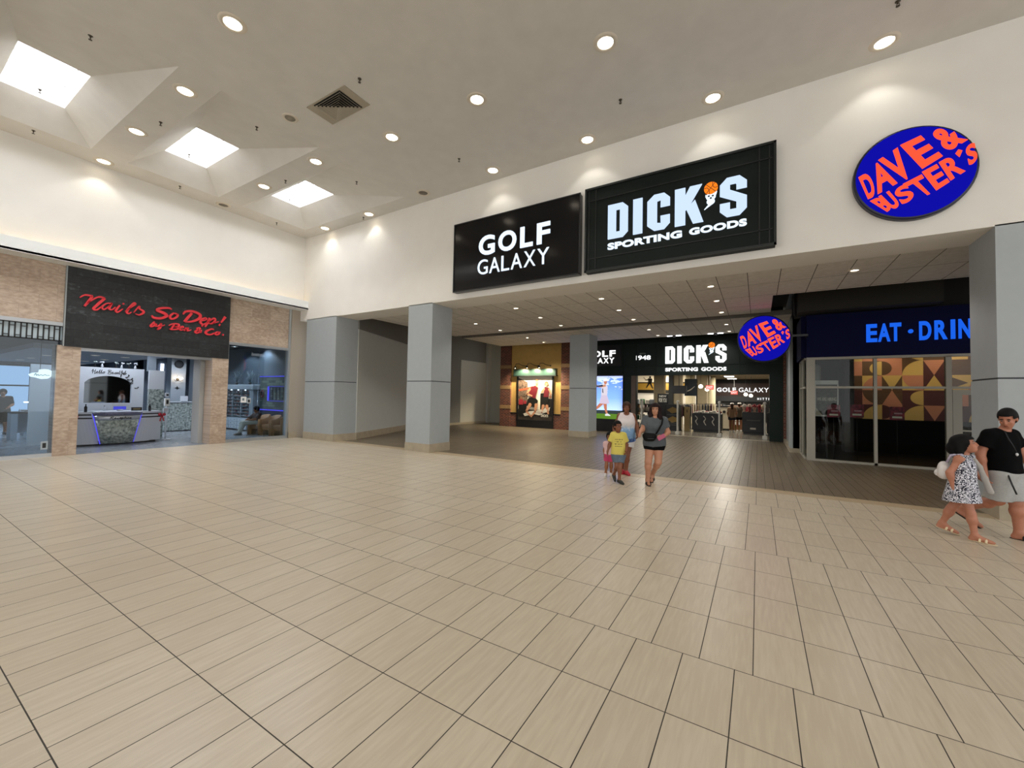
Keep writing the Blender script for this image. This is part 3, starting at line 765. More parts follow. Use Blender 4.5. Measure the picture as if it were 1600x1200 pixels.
words = [
 [([(140,160),(190,136),(262,148)],[8,16,20]), ([(258,148),(222,196),(185,242)],[20,22,16]), ([(205,215),(290,165),(335,155),(375,168)],[8,14,18,20]), ([(375,168),(310,225),(268,266),(300,276),(345,245)],[22,22,20,14,8]),
  ([(430,215),(390,218),(350,248),(366,272),(405,252),(445,212)],[10,12,16,14,10,12]), ([(445,212),(418,262),(445,275),(478,250)],[16,18,12,8]),
  ([(520,232),(482,282),(500,298),(548,268)],[12,18,12,8]), ([(548,216),(562,222)],[14,14]), ([(572,290),(630,250),(668,224),(654,212),(604,264),(586,298),(604,312),(630,298)],[6,10,13,15,18,18,12,6]),
  ([(652,302),(704,244),(708,266),(744,288),(742,306),(705,324),(668,314)],[6,12,14,18,18,12,6])],
 [([(1018,272),(985,258),(905,262),(880,282),(940,306),(968,332),(915,356),(845,350),(825,328)],[8,16,20,22,24,22,20,20,10]), ([(1040,305),(1004,330),(1006,358),(1042,358),(1074,332),(1062,314),(1036,308)],[12,16,16,14,16,14,10]), ([(1060,318),(1082,316)],[8,6])],
 [([(1128,318),(1152,292),(1220,290),(1288,320),(1284,356),(1222,384),(1146,392)],[8,18,20,22,22,18,10]), ([(1212,306),(1176,346),(1142,388)],[18,20,18]),
  ([(1300,382),(1350,368),(1342,352),(1308,366),(1294,394),(1322,414),(1366,392)],[8,10,12,16,18,12,8]), ([(1306,424),(1318,430)],[13,13]), ([(1384,352),(1366,396),(1338,436)],[16,18,12]), ([(1366,392),(1424,356),(1436,376),(1410,404),(1376,406)],[8,14,16,14,8]), ([(1410,404),(1470,388)],[10,7]),
  ([(1536,342),(1494,396)],[20,10]), ([(1474,416),(1486,422)],[17,17])],
 [([(852,388),(816,424),(822,436),(852,424),(858,408),(836,412)],[10,14,12,12,12,8]), ([(872,408),(864,430),(890,428),(916,404)],[10,12,10,10]), ([(916,404),(908,446),(882,462),(902,438),(950,420)],[12,12,10,8,6])],
 [([(990,426),(1030,408),(1080,412),(1084,428),(1042,438)],[6,10,14,14,10]), ([(1042,438),(1084,442),(1080,456),(1020,464),(994,456)],[10,14,14,10,6]), ([(1040,414),(1012,460)],[14,12]),
  ([(1100,452),(1130,444),(1120,432),(1096,448),(1102,468),(1140,462)],[6,8,10,14,12,6]), ([(1158,444),(1138,476)],[12,10]), ([(1142,466),(1176,448),(1166,474),(1206,466)],[8,12,12,6])],
 [([(1302,492),(1262,458),(1276,446),(1292,456),(1246,480),(1256,496),(1290,486),(1306,468)],[12,12,10,10,14,12,10,8])],
 [([(1424,466),(1402,458),(1352,480),(1350,502),(1392,512),(1434,494)],[8,12,16,16,12,6]), ([(1458,486),(1436,500),(1450,514),(1476,500),(1464,486),(1490,490)],[10,13,11,13,9,6]), ([(1508,512),(1520,516)],[13,13])]]
for w in words:
    m = MB()
    for pts, ws in w:
        P2 = [HM(*p) for p in pts]
        sc = (HM(pts[0][0] + 10, pts[0][1])[0] - P2[0][0]) / 10 * 1.28
        ribbon(m, P2, [k * sc for k in ws], .004, .05, lambda u, v, d: (d, u - 2.9, v - 2.8), 6)
    m.build('word', m_red, t)

# --- lettering on the green shop front
def fG(y0): return lambda u, v, d: (u, y0 - d, v)
F0 = fG(20.5)
e_w3 = emis('sign_white_bright', '#ffffff', 1.5)
t = thing('golf_sign', 'black golf shop sign over the lit golfer poster', 'sign', (0, 0, 0))
MB().box(-8.2, -5.95, 20.485, 20.505, 3.35, 4.42).build('sign_backing', m_black, t)
m = MB(); gal(m, (1.05, 1.12, .74, .74), -8.0, -6.24, 3.84, 4.16, 'GOLF', .03, F0, .02, .05, .2); m.build('lettering', e_w3, t)
m = MB(); gal(m, (1.0, 1.0, .72, 1.0, 1.0, .98), -8.0, -6.3, 3.5, 3.78, 'GALAXY', .015, F0, .02, .05, .12); m.build('lettering', e_w3, t)
t = thing('date_sign', 'small white lettering with the year 1948 on the green shop front', 'sign', (0, 0, 0))
m = MB(); text_rect(m, '1948', -5.24, -4.5, 3.62, 3.84, .005, .03, F0, .02); m.build('lettering', e_w3, t)
m = MB(); text_rect(m, "EST'D", -5.02, -4.74, 3.9, 3.97, .005, .02, F0, .0); m.build('lettering', mat('sign_grey', '#9aa39d', .5), t)
t = thing('shop_sign', "bright white letters DICK'S SPORTING GOODS over the sports shop entrance", 'sign', (0, 0, 0))
m, ms = MB(), MB(); block_word(m, F0, .005, .06, lambda u: -3.81 + u * 2.6, lambda v: 3.4 + v * .82, ms); m.build('word', e_w3, t); ms.build('letter', e_w3, t)
m = MB(); text_rect(m, 'SPORTING', -3.81, -2.38, 3.03, 3.2, .005, .04, F0, .04, 1.05); m.build('word', e_w3, t); m = MB(); text_rect(m, 'GOODS', -2.24, -1.21, 3.03, 3.2, .005, .04, F0, .04, 1.05); m.build('word', e_w3, t)
ball_mark(t, F0, .006, -1.81, 4.34, .135, 1)
# ================================================================== nail salon interior (x < -15)
m_sgrey = mat('salon_furniture', '#9aa2ab', .4)
m_spale = mat('salon_white', '#c9ced6', .4)
m_gran = mat('pebble_mosaic', '#566260', .35, nscale=14, c2='#c2ccc8')
m_mir = mat('mirror_glass', '#aab4c0', .03, metal=1.)
m_purple = emis('led_violet', '#5a55ff', 1.0)
# fittings: lit ceiling discs
SCG = 'round downlights in the nail salon ceiling'
m_lenss = emis('lens_salon', '#eef4ff', 9.)
n = 0
sal = [(-20.3, 4.7, 2.9, 'salon downlight in the lower grey soffit, nearest left of the Hello mirror'), (-20.3, 5.5, 2.9, 'salon downlight in the lower grey soffit, over the end of the Hello wall'),
       (-22.8, 5.55, 2.9, 'salon downlight in the lower grey soffit, second row behind the Hello wall'), (-25.1, 5.5, 2.9, 'salon downlight in the lower grey soffit, third row behind the Hello wall'),
       (-28.2, 6.1, 2.9, 'salon downlight in the lower grey soffit, farthest behind the Hello wall'), (-22.4, 3.9, 2.9, 'salon downlight in the soffit seen through the left window, nearest its corner'),
       (-25.1, 3.95, 2.9, 'salon downlight in the soffit seen through the left window, second from its corner'), (-27.4, 4.0, 2.9, 'salon downlight in the soffit seen through the left window, third from its corner'),
       (-29.2, 3.3, 2.9, 'salon downlight in the soffit seen through the left window, by the edge'), (-24.6, 8.2, 3.62, 'salon downlight in the black ceiling over the mosaic counter'),
       (-19.2, 8.7, 3.62, 'salon downlight in the black ceiling over the polish rack'), (-17.9, 9.1, 3.62, 'salon downlight in the black ceiling over the tan chairs'), (-18.0, 8.0, 3.62, 'salon downlight in the black ceiling behind the pillar edge')]
for x, y, z, lab in sal:
    downlight(x, y, z, .13, lab, SCG, m_lenss, SALON_W, 2.4, (.82, .9, 1.))
for x, y in ((-17.5, 4.6), (-17.5, 1.5), (-21, 0), (-25, 0), (-20.5, 7.5)):
    downlight(x, y, 3.62, .13, 'salon downlight in the black front ceiling behind the shop sign', SCG, m_lenss, SALON_W * 2, 2.4, (.8, .88, 1.))

# back glazing: daylight windows of the salon's far side
w = MB(); w.box(-29.95, -29.9, -3.9, 7.4, 0, .5)
for y in (-2.2, -.8, .6, 2.0, 3.4, 4.75, 6.1, 7.4): w.box(-29.95, -29.85, y - .05, y + .05, 0, 2.75)
for z in (.5, 1.75, 2.7): w.box(-29.95, -29.85, -3.9, 7.4, z, z + .07)
wf = struct('window_31', w, m_black)
MB().box(-29.97, -29.95, -3.9, 7.4, .5, 2.75).build('pane', emis('daylight_pane', '#a9c8ee', 1.0), wf)
sbox('wall_salon_return', m_sal, -30, -26, 7.4, 7.5, 0, 3.62)

# Hello wall with arched mirror
t = thing('mirror_wall', 'white partition with an arched mirror and black script above the reception desk', 'partition', (-18.3, 3.0, 0))
def fM(u, v, d): return (d, u - 3.0, v)
a0, a1, zb, zs, zt = 4.02, 5.17, 1.24, 1.9, 2.13
arch = [(a1 - (a1 - a0) * k / 14, zs + (zt - zs) * max(0., math.sin(PI * k / 14)) ** .6) for k in range(15)]
m = MB(); L, R = 2.9, 5.48
m.prism([(L, 0), (R, 0), (R, zb), (L, zb)], -.1, 0, fM); m.prism([(L, zb), (a0, zb), (a0, zs), (L, zs)], -.1, 0, fM); m.prism([(a1, zb), (R, zb), (R, zs), (a1, zs)], -.1, 0, fM)
for i in range(14): m.prism([arch[i], arch[i + 1], (arch[i + 1][0], 2.4), (arch[i][0], 2.4)], -.1, 0, fM)
m.prism([(L, zs), (a0, zs), (a0, 2.4), (L, 2.4)], -.1, 0, fM); m.prism([(a1, zs), (R, zs), (R, 2.4), (a1, 2.4)], -.1, 0, fM)
m.build('panel', m_spale, t)
MB().prism([(a0, zb), (a1, zb)] + arch, -.09, -.07, fM).build('mirror', m_mir, t)
k = MB()
def script(k, words, u0, v0, sx, sy, F, wd, d0=.002, d1=.006):
    for pts in words: ribbon(k, [(u0 + x * sx, v0 + y * sy) for x, y in pts], wd, d0, d1, F, 4)
hello = [[(0, .5), (.3, 1), (.15, 0)], [(.1, .5), (.6, .6), (.75, 1), (.55, 0), (.9, .3)], [(.9, .25), (1.15, .4), (1.0, .55), (.95, .1), (1.3, .2)], [(1.3, .2), (1.6, 1), (1.45, .1), (1.65, .2), (1.95, 1), (1.8, .1), (2.1, .3)], [(2.3, .5), (2.05, .2), (2.3, .05), (2.45, .4), (2.25, .5), (2.6, .5)],
         [(3.3, .9), (3.1, 0)], [(3.0, .8), (3.5, 1), (3.7, .75), (3.25, .5), (3.8, .35), (3.5, .0), (3.05, .1)], [(3.9, .25), (4.15, .4), (4.0, .5), (3.95, .1), (4.3, .2)], [(4.6, .5), (4.35, .2), (4.6, .1), (4.65, .5), (4.7, .1), (4.9, .5), (4.95, .1), (5.15, .5), (5.2, .1)],
         [(5.3, .6), (5.55, .6)], [(5.5, 1), (5.35, .1), (5.6, .2)], [(5.7, .4), (5.95, 1), (5.7, -.6), (5.65, -.2), (6.0, .5)], [(6.0, .5), (6.05, .1), (6.25, .5), (6.25, .1)], [(6.35, .2), (6.65, 1), (6.45, .1), (6.75, .2)]]
script(k, hello, 4.17, 2.19, .124, .14, fM, .013); k.build('script', m_black, t)
for i, (u, v, s, r) in enumerate([(4.98, 2.2, .05, .5), (5.06, 2.12, .07, .9), (5.12, 2.02, .08, .3), (5.17, 1.95, .07, 1.1), (5.15, 1.88, .05, .2), (5.3, 1.74, .06, .4)]):
    c, q = math.cos(r), math.sin(r)
    b = MB()
    for pts in ([(0, 0), (-.9, .8), (-1, .1), (-.3, -.2)], [(0, 0), (.9, .8), (1, .1), (.3, -.2)], [(-.06, -.5), (.06, -.5), (.06, .5), (-.06, .5)]):
        b.prism([(u + (x * c - y * q) * s, v + (x * q + y * c) * s) for x, y in pts], .002, .006, fM)
    b.build('butterfly', m_black, t)
t = thing('pebble_partition', 'narrow white partition with a pebble mosaic lower half, right of the arched mirror', 'partition', (-18.05, 5.55, 0))
MB().box(-.12, 0, 0, .42, 1.72, 2.38).build('upper', m_spale, t); MB().box(-.12, .01, 0, .42, 0, 1.72).build('mosaic', m_gran, t)
sbox('trim_salon_post', m_salL, -18.5, -18.3, 5.6, 5.8, 2.35, 3.62)
# ornaments along the top of the partition
for i, (y, kk) in enumerate([(4.25, 0), (4.42, 1), (4.75, 0), (4.9, 1), (5.08, 0), (5.25, 1)]):
    t = thing('ornament', ('slim dark vase', 'white flower ornament')[kk] + ' on top of the Hello partition, number %s from its mirror side' % ('one two three four five six'.split()[i]), 'ornament', (-18.35, y, 2.4), 0, 'ornaments along the partition top')
    MB().lathe([(.02, 0), (.035, .04), (.015, .1), (.02, .12)], 10).build('vase', m_black if kk == 0 else m_spale, t)
    b = MB(); rr = random.Random(i)
    for q in range(5): b.ell((rr.uniform(-.03, .03), rr.uniform(-.05, .05), .15 + rr.uniform(0, .05)), (.025, .025, .02), None, 0, 8, 5)
    b.build('blossoms', m_spale if kk else m_gran, t)

# reception desk: tapered bowed centre between two curved wings
t = thing('reception_desk', 'curved white reception desk with a mosaic front and a silver band', 'desk', (-17.3, 4.45, 0))
def bow(y, b=.62): return b - .42 * (y / .9) ** 2 if abs(y) < 2 else 0
def shell(ytop, ybot, z0, z1, y0, y1, off, n=14):
    """a bowed panel; its width runs from ybot half-width at z0 to ytop at z1"""
    vs, fs = [], []
    for d in (0, -.06):
        for z in (z0, z1):
            k = (z - 0) / 1.0; w0, w1 = y0 + (y1 - y0) * 0, 0
            for i in range(n + 1):
                hw = ybot + (ytop - ybot) * (z - .04) / .9
                y = -hw + 2 * hw * i / n + off[0] + (off[1] - off[0]) * (z - .04) / .9; vs.append((bow(y) + d + .1 * (z - .04), y, z))
    N = n + 1
    for i in range(n):
        fs += [(i, i + 1, N + i + 1, N + i), (2 * N + i, 3 * N + i, 3 * N + i + 1, 2 * N + i + 1), (i, 2 * N + i, 2 * N + i + 1, i + 1), (N + i, N + i + 1, 3 * N + i + 1, 3 * N + i)]
    fs += [(0, N, 3 * N, 2 * N), (n, 2 * N + n, 3 * N + n, N + n)]
    return MB().raw(vs, fs, None, 0, True)
shell(.54, .36, .06, .76, 0, 0, (0, 0)).build('mosaic_front', m_gran, t)
shell(.54, .36, .76, .9, 0, 0, (0, 0)).build('silver_band', mat('silver_band', '#c2c8d2', .3, metal=.6), t)
shell(.56, .38, .9, 1.0, 0, 0, (0, 0)).build('granite_ledge', mat('dark_granite', '#3a3c4c', .3, nscale=60, c2='#7d7fa0'), t)
k = MB(); fR = lambda u, v, d: (bow(u) + .1 * (v - .04) + d + .005, u, v)
script(k, [[(0, 0), (.25, 1)], [(.1, .8), (.5, 1), (.6, .7), (.25, .5), (.6, 0), (.75, .2)], [(.8, .3), (1.1, .45), (.95, .6), (.9, .1), (1.3, .3)], [(1.6, .5), (1.35, .3), (1.5, .0), (1.8, .3)], [(1.85, .3), (2.1, .45), (1.95, .6), (1.9, .1), (2.2, .3)], [(2.3, .6), (2.15, -.5)], [(2.3, .5), (2.55, .4), (2.25, .05), (2.8, .3)], [(3.0, 1), (2.8, .1), (3.1, .3)], [(2.8, .6), (3.1, .6)], [(3.2, .5), (3.15, .1), (3.35, .3)], [(3.6, .5), (3.4, .2), (3.6, .05), (3.7, .4), (3.55, .5)], [(3.95, .5), (3.85, 0), (4.15, .5), (4.1, .05), (4.35, .3)]], -.22, .795, .115, .075, fR, .014, .004, .01)
k.build('lettering', m_black, t)
for s in (-1, 1):
    vs, fs = [], []; n = 10
    wing = MB(); band = MB()
    for (z0, z1, mb, o) in ((.05, .8, wing, 0), (.84, .9, wing, 0), (.94, 1.0, wing, 0), (.8, .84, band, -.01), (.9, .94, band, -.01)):
        vs = []; fs = []
        for d in (0, -.5):
            for z in (z0, z1):
                for i in range(n + 1):
                    inner = .38 + .18 * (z - .04) / .9; y = inner + (1.18 - inner) * i / n; vs.append((max(.02, .42 - .30 * max(0., (y - .4) / .78) ** 1.6) + d + o, s * y, z))
        N = n + 1
        for i in range(n): fs += [(i, i + 1, N + i + 1, N + i), (2 * N + i, 3 * N + i, 3 * N + i + 1, 2 * N + i + 1), (i, 2 * N + i, 2 * N + i + 1, i + 1), (N + i, N + i + 1, 3 * N + i + 1, 3 * N + i)]
        fs += [(0, N, 3 * N, 2 * N), (n, 2 * N + n, 3 * N + n, N + n)]; mb.raw(vs, fs)
    wing.build('wing', m_spale, t); band.build('stripe', m_black, t)
    e = MB().tube([(bow(.38) - .02, s * .375, .05), (bow(.55) + .07, s * .56, .95)], .012, 6); e.build('edge_light', m_purple, t)
MB().box(-.35, .62, -.5, .5, .99, 1.015).build('top', m_spale, t)
MB().box(-.3, .3, -1.0, 1.0, .0, .06).build('plinth', m_black, t)
def bottle(x, y, z, h, r, m, label, group=None):
    t = thing('bottle', label, 'bottle', (x, y, z), 0, group)
    MB().lathe([(r, 0), (r, h * .62), (r * .35, h * .78), (r * .35, h * .9)], 12).build('body', m, t)
    MB().lathe([(r * .45, h * .88), (r * .45, h), (r * .2, h)], 10).build('cap', m_black, t); return t
m_amber = mat('bottle_dark', '#14110f', .2)
bottle(-17.05, 3.8, 1.0, .24, .035, m_amber, 'dark bottle standing on the left wing of the reception desk')
bottle(-17.1, 5.3, 1.0, .24, .035, m_amber, 'dark bottle standing on the right wing of the reception desk')
bottle(-17.45, 4.3, 1.015, .16, .03, m_spale, 'white bottle on the reception desk, left of the screen')
t = thing('computer_screen', 'white screen with a blue lit face on the reception desk', 'screen', (-17.3, 4.62, 1.015), 0)
MB().box(-.02, .0, -.17, .17, .05, .24).build('casing', m_spale, t); MB().box(.0, .004, -.15, .15, .04, .14).build('lit_face', emis('screen_blue', '#4b50d8', .9), t); MB().box(-.06, .05, -.06, .06, 0, .05).build('foot', m_spale, t)
t = thing('sign_block', 'small black name block on the reception desk near its right end', 'sign', (-17.2, 5.0, 1.015)); MB().box(-.02, .02, -.13, .13, 0, .11).build('block', m_black, t); MB().box(.02, .022, -.09, .09, .04, .07).build('lettering_plate', mat('gold_text', '#8d7a4a', .4), t)
for i, (y, s) in enumerate(((3.52, 1), (5.62, .9))):
    t = thing('red_bow', 'red ribbon bow hung on the %s end of the reception desk' % ('left', 'right')[i], 'bow', (-16.95 - .12 * i, y, .86), 0)
    b = MB()
    for q in (-1, 1): b.ell((0, q * .06 * s, .02), (.03, .06 * s, .05), None, 0, 10, 6)
    b.build('loops', mat('ribbon_red', '#b02634', .5), t)
    b = MB()
    for q in (-1, 1): ribbon(b, [(0, 0), (q * .03, -.1), (q * .05, -.2)], .035, 0, .01, lambda u, v, d: (d, u, v), 3)
    b.build('tails', mat('ribbon_red', '#b02634', .5), t)
t = thing('sanitizer_stand', 'white hand sanitizer dispenser on a slim post beside the reception desk', 'dispenser', (-17.45, 5.86, 0))
MB().lathe([(.14, 0), (.14, .02), (.03, .03)], 20).build('base', m_spale, t); MB().tube([(0, 0, .02), (0, 0, 1.2)], .022, 10).build('post', m_spale, t)
MB().bbox(-.05, .06, -.07, .07, 1.15, 1.42, .015).build('dispenser', m_white, t); MB().box(.06, .065, -.03, .03, 1.22, 1.36).build('dispenser_window', m_black, t)
MB().bbox(-.04, .04, -.06, .05, 1.47, 1.6, .015).build('camera_head', m_spale, t); MB().lathe([(.035, 0), (.035, .01)], 12, Matrix.Translation((.04, 0, 1.53)) @ Matrix.Rotation(PI / 2, 4, 'Y')).build('lens', m_black, t)
MB().box(-.04, .03, -.09, .05, .95, 1.08).build('tray', m_spale, t)

# mosaic counter, pillars, sconces, clock
t = thing('mosaic_counter', 'long counter faced with green white mosaic behind the reception area', 'counter', (-20.6, 7.4, 0))
MB().box(-.9, .0, -.55, 1.4, .04, 1.18).build('mosaic_front', m_gran, t); MB().box(-.95, .04, -.58, 1.42, 1.18, 1.22).build('top', m_sgrey, t); MB().box(-.85, -.02, -.5, 1.4, 0, .05).build('plinth', m_black, t)
for y0, y1, x in ((7.47, 8.0, -21.9), (8.5, 8.85, -22.4)):
    sbox('trim_pillar', m_salL, x - .5, x, y0, y1, 0, 3.62)
sbox('wall_salon_screen', mat('salon_slate', '#56616e', .7), -23.5, -23.4, 7.0, 9.4, 0, 3.62)
m_bulb = emis('bulb_warm', '#ffd9b0', 18.)
def sconce(x, y, z, label):
    t = thing('wall_sconce', label, 'wall lamp', (x, y, z), 0, 'warm candle sconces in the salon')
    MB().lathe([(.06, 0), (.05, .03)], 12, Matrix.Rotation(PI / 2, 4, 'Y')).build('back_plate', m_brass, t)
    a = MB()
    for s in (-1, 1): a.tube([(.02, 0, -.02), (.08, s * .08, -.07), (.12, s * .15, -.02), (.12, s * .16, .04)], .01, 6)
    a.build('arms', m_brass, t)
    for s in (-1, 0, 1): MB().ell((.12, s * .13, .06 + .05 * (s == 0)), (.025, .025, .04), None, 0, 10, 6).build('bulb', m_bulb, t)
    l = bpy.data.lights.new('glow', 'POINT'); l.energy = 6; l.color = (1, .75, .5); l.shadow_soft_size = .05
    o = bpy.data.objects.new('glow', l); COL.objects.link(o); o.parent = t; o.location = (.2, 0, .08)
sconce(-21.9, 7.7, 2.17, 'warm candle sconce on the pale salon pillar under the round clock')
t = thing('wall_clock', 'round black clock high on the pale salon pillar', 'clock', (-21.9, 7.73, 2.85)); q = Matrix.Rotation(PI / 2, 4, 'Y')
MB().lathe([(.17, 0), (.17, .03), (.14, .035)], 24, q).build('case', m_black, t); MB().lathe([(.13, .036), (.001, .037)], 24, q, cap=False).build('dial', mat('dial_grey', '#2d3136', .4), t)
t = thing('wall_star', 'small dark star ornament below the candle sconce', 'ornament', (-21.9, 7.7, 1.8)); MB().prism([(.09 * (1 if k % 2 == 0 else .35) * math.cos(k * PI / 4), .09 * (1 if k % 2 == 0 else .35) * math.sin(k * PI / 4)) for k in range(8)], 0, .015, lambda u, v, d: (d, u, v)).build('star', m_black, t)
t = thing('wall_mask', 'dark oval wall ornament on the second pale pillar', 'ornament', (-22.4, 8.55, 2.0)); MB().ell((.03, 0, 0), (.04, .09, .24)).build('body', m_black, t); MB().ell((.06, -.02, -.12), (.02, .03, .07)).build('inlay', mat('inlay_tan', '#9a8060', .5), t)
t = thing('tube_lamp', 'upright glowing white lamp tube on the slate salon wall', 'lamp', (-23.38, 7.62, 1.6)); MB().box(0, .05, -.06, .06, 0, .48).build('lower_tube', emis('tube_white', '#dfeaff', 5.), t); MB().box(0, .05, -.05, .05, .52, 1.3).build('upper_tube', emis('tube_white', '#dfeaff', 5.), t)
for i, (y, lab) in enumerate(((7.55, 'white card holder on the mosaic counter, nearest the pillar'), (8.1, 'white card holder on the mosaic counter, nearest the door jamb'))):
    t = thing('card_holder', lab, 'card holder', (-20.75, y, 1.22), 0, 'card holders on the mosaic counter'); MB().box(-.02, .02, -.13, .13, 0, .24).build('card', m_spale, t); MB().box(-.06, .06, -.1, .1, 0, .015).build('foot', m_black, t)

# feature wall with violet light lines, chairs, polish rack
m_ledge = tiles('ledger_stone', 'x', 'z', .5, .1, [(.2, '#4c5a58'), (.5, '#7b8a80'), (.8, '#a2aa96')], '#3c4646', .008, row_shift=.17, rough=.7, vary=1., nscale=9, streak=(4, 10))
t = thing('feature_panel', 'ledger stone wall panel outlined with violet light strips', 'wall panel', (-17.2, 9.4, .98))
m = MB(); m.box(-1.0, 1.3, -.1, -.002, 0, .34); m.box(-1.0, 1.3, -.1, -.002, .96, 1.34); m.box(-1.0, -.42, -.1, -.002, .34, .96); m.box(.86, 1.3, -.1, -.002, .34, .96)
m.build('stone', m_ledge, t); MB().box(-.42, .86, -.03, -.004, .34, .96).build('recess', mat('recess_grey', '#4d5a60', .5), t)
e = MB(); e.box(-1.0, 1.3, -.13, -.101, -.05, -.01); e.build('light_strip', m_purple, t); e = MB(); e.box(-1.0, 1.3, -.13, -.101, 1.35, 1.38); e.build('light_strip', m_purple, t)
e = MB(); e.box(-.42, -.38, -.1, -.05, .36, .94); e.build('light_strip', m_purple, t); e = MB(); e.box(-.4, .86, -.09, -.06, .95, .97); e.build('light_strip', m_purple, t); e = MB(); e.box(-.4, .86, -.09, -.06, .33, .35); e.build('light_strip', m_purple, t)
for i in range(4): MB().box(-.25 + i * .26, -.13 + i * .26, -.06, -.031, .4, .9).build('slat', m_ledge, t)
t = thing('wall_wreath', 'dark red wreath on the ledger stone panel', 'ornament', (-17.95, 9.28, 1.62)); b = MB(); rr = random.Random(3)
for q in range(14): b.ell((.1 * math.cos(q * .45), -.02, .13 * math.sin(q * .45)), (.045, .03, .045), None, 0, 7, 5)
b.build('leaves', mat('wreath_red', '#5c2f3a', .7), t)
m_tan = mat('tan_leather', '#a8743f', .5, noise=.06, nscale=6)
def tub_chair(x, y, rz, label):
    t = thing('tub_chair', label, 'chair', (x, y, 0), rz, 'tan tub chairs in the salon window')
    n = 22; vs, fs = [], []
    for r_ in (.33, .25):
        for top in (0, 1):
            for i in range(n + 1):
                a = -PI * .12 + (PI * 1.24) * i / n
                yy = math.sin(a); xx = math.cos(a)
                px, py = r_ * xx * 1.02, (r_ * yy if yy > 0 else r_ * yy * 1.0)
                if yy < .2: py = min(py, .05) - .22 * (1 - max(0, yy) / .2) 
                h = .62 + .17 * max(0., yy) ** .7
                vs.append((px, py, h if top else (.0 if r_ > .3 else .25)))
    N = n + 1
    for i in range(n):
        fs += [(i, i + 1, N + i + 1, N + i), (2 * N + i, 3 * N + i, 3 * N + i + 1, 2 * N + i + 1), (N + i, N + i + 1, 3 * N + i + 1, 3 * N + i), (i, 2 * N + i, 2 * N + i + 1, i + 1)]
    fs += [(0, N, 3 * N, 2 * N), (n, 2 * N + n, 3 * N + n, N + n)]
    MB().raw(vs, fs, None, 0, True).build('shell', m_tan, t)
    MB().bbox(-.245, .245, -.27, .24, .3, .43, .04).build('seat', m_tan, t)
    for s in (-1, 1): MB().box(s * .28 - .035, s * .28 + .035, -.27, -.2, 0, .3).build('leg', m_tan, t)
    MB().box(-.245, .245, -.22, -.18, .22, .3).build('apron', m_tan, t)
    return t
tub_chair(-17.15, 8.85, .15, 'tan tub chair with the resting person, leftmost in the salon window')
tub_chair(-16.45, 8.9, .12, 'tan tub chair in the middle of the salon window row')
tub_chair(-15.72, 8.95, .1, 'tan tub chair nearest the right edge of the salon window')
t = thing('polish_rack', 'tall grey rack of nail polish shelves with drawers below', 'rack', (-19.75, 9.38, 0))
f = MB(); f.box(-1.3, 1.15, -.02, 0, .0, 1.9); f.box(1.15, 1.45, -.3, 0, 0, 1.75)
for x in (-1.3, -.55, .2, .95): f.box(x, x + .06, -.2, 0, .55, 1.75)
for k in range(8): f.box(-1.3, 1.0, -.2, 0, .62 + k * .145, .635 + k * .145)
f.build('case', m_sgrey, t); MB().bbox(-1.35, 1.5, -.35, 0, 1.78, 2.0, .02).build('canopy', m_sgrey, t); MB().box(-1.3, 1.05, -.32, 0, .05, .55).build('cabinet', m_sgrey, t)
for i in range(3):
    for j in range(3):
        d = MB().box(-1.25 + i * .77, -.53 + i * .77, -.34, -.322, .08 + j * .155, .215 + j * .155).build('drawer', m_spale, t)
        b = MB()
        for s in (.2, .52): b.ell((-1.25 + i * .77 + s, -.345, .15 + j * .155), (.014, .014, .014), None, 0, 8, 5)
        b.build('knobs', m_black, d)
rr = random.Random(5)
pb = [MB() for _ in range(5)]
for k in range(8):
    for i in range(40):
        x = -1.24 + i * .054
        if abs((x + 1.27) % .75 - .0) < .06: continue
        pb[rr.randrange(5)].box(x, x + .03, -.15, -.12, .637 + k * .145, .70 + k * .145)
for q, c in zip(pb, ('#8d3b45', '#c0a3a0', '#4d4652', '#a98b6b', '#b9bfc6')): q.build('polish_bottles', mat('polish_' + c[1:], c, .3), t, kind='stuff')
for i in range(4): MB().ell((-1.0 + i * .6, -.3, 1.76), (.05, .03, .02), None, 0, 10, 5).build('rack_lamp', emis('rack_lamp', '#eef2ff', 5.), t)
for x, lab in ((-.35, 'left of the two'), (.35, 'right of the two')):
    p = thing('potted_plant', 'dark glittering twig arrangement on top of the polish rack, %s' % lab, 'plant', (-19.4 + x * 1.6, 9.2, 2.0), 0, 'twig arrangements on the polish rack')
    MB().lathe([(.05, 0), (.07, .1)], 10).build('pot', m_black, p); b = MB(); rr = random.Random(int(x * 10))
    for q in range(26):
        a, h, w_ = rr.uniform(0, 2 * PI), rr.uniform(.2, .62), rr.uniform(.05, .28)
        b.tube([(0, 0, .08), (w_ * .5 * math.cos(a), w_ * .4 * math.sin(a), h * .7), (w_ * math.cos(a), w_ * .5 * math.sin(a), h)], .006, 4)
    b.build('twigs', mat('twig_dark', '#6a757c', .4), p)
t = thing('window_sticker', 'white square notice on the salon window glass, left of the glass joint', 'notice', (-15.045, 7.16, 1.42)); MB().box(0, .004, -.09, .09, -.1, .1).build('sheet', m_white, t); MB().box(.004, .006, -.04, .02, -.03, .05).build('print', mat('print_grey', '#6f7f86', .5), t)
t = thing('window_notice', 'smaller framed notice on the salon window beside the white square', 'notice', (-15.045, 7.33, 1.38)); MB().box(0, .004, -.06, .06, -.09, .1).build('sheet', mat('print_pale', '#a8b0b6', .5), t); MB().box(.004, .006, -.03, .03, -.05, .04).build('print', m_black, t)

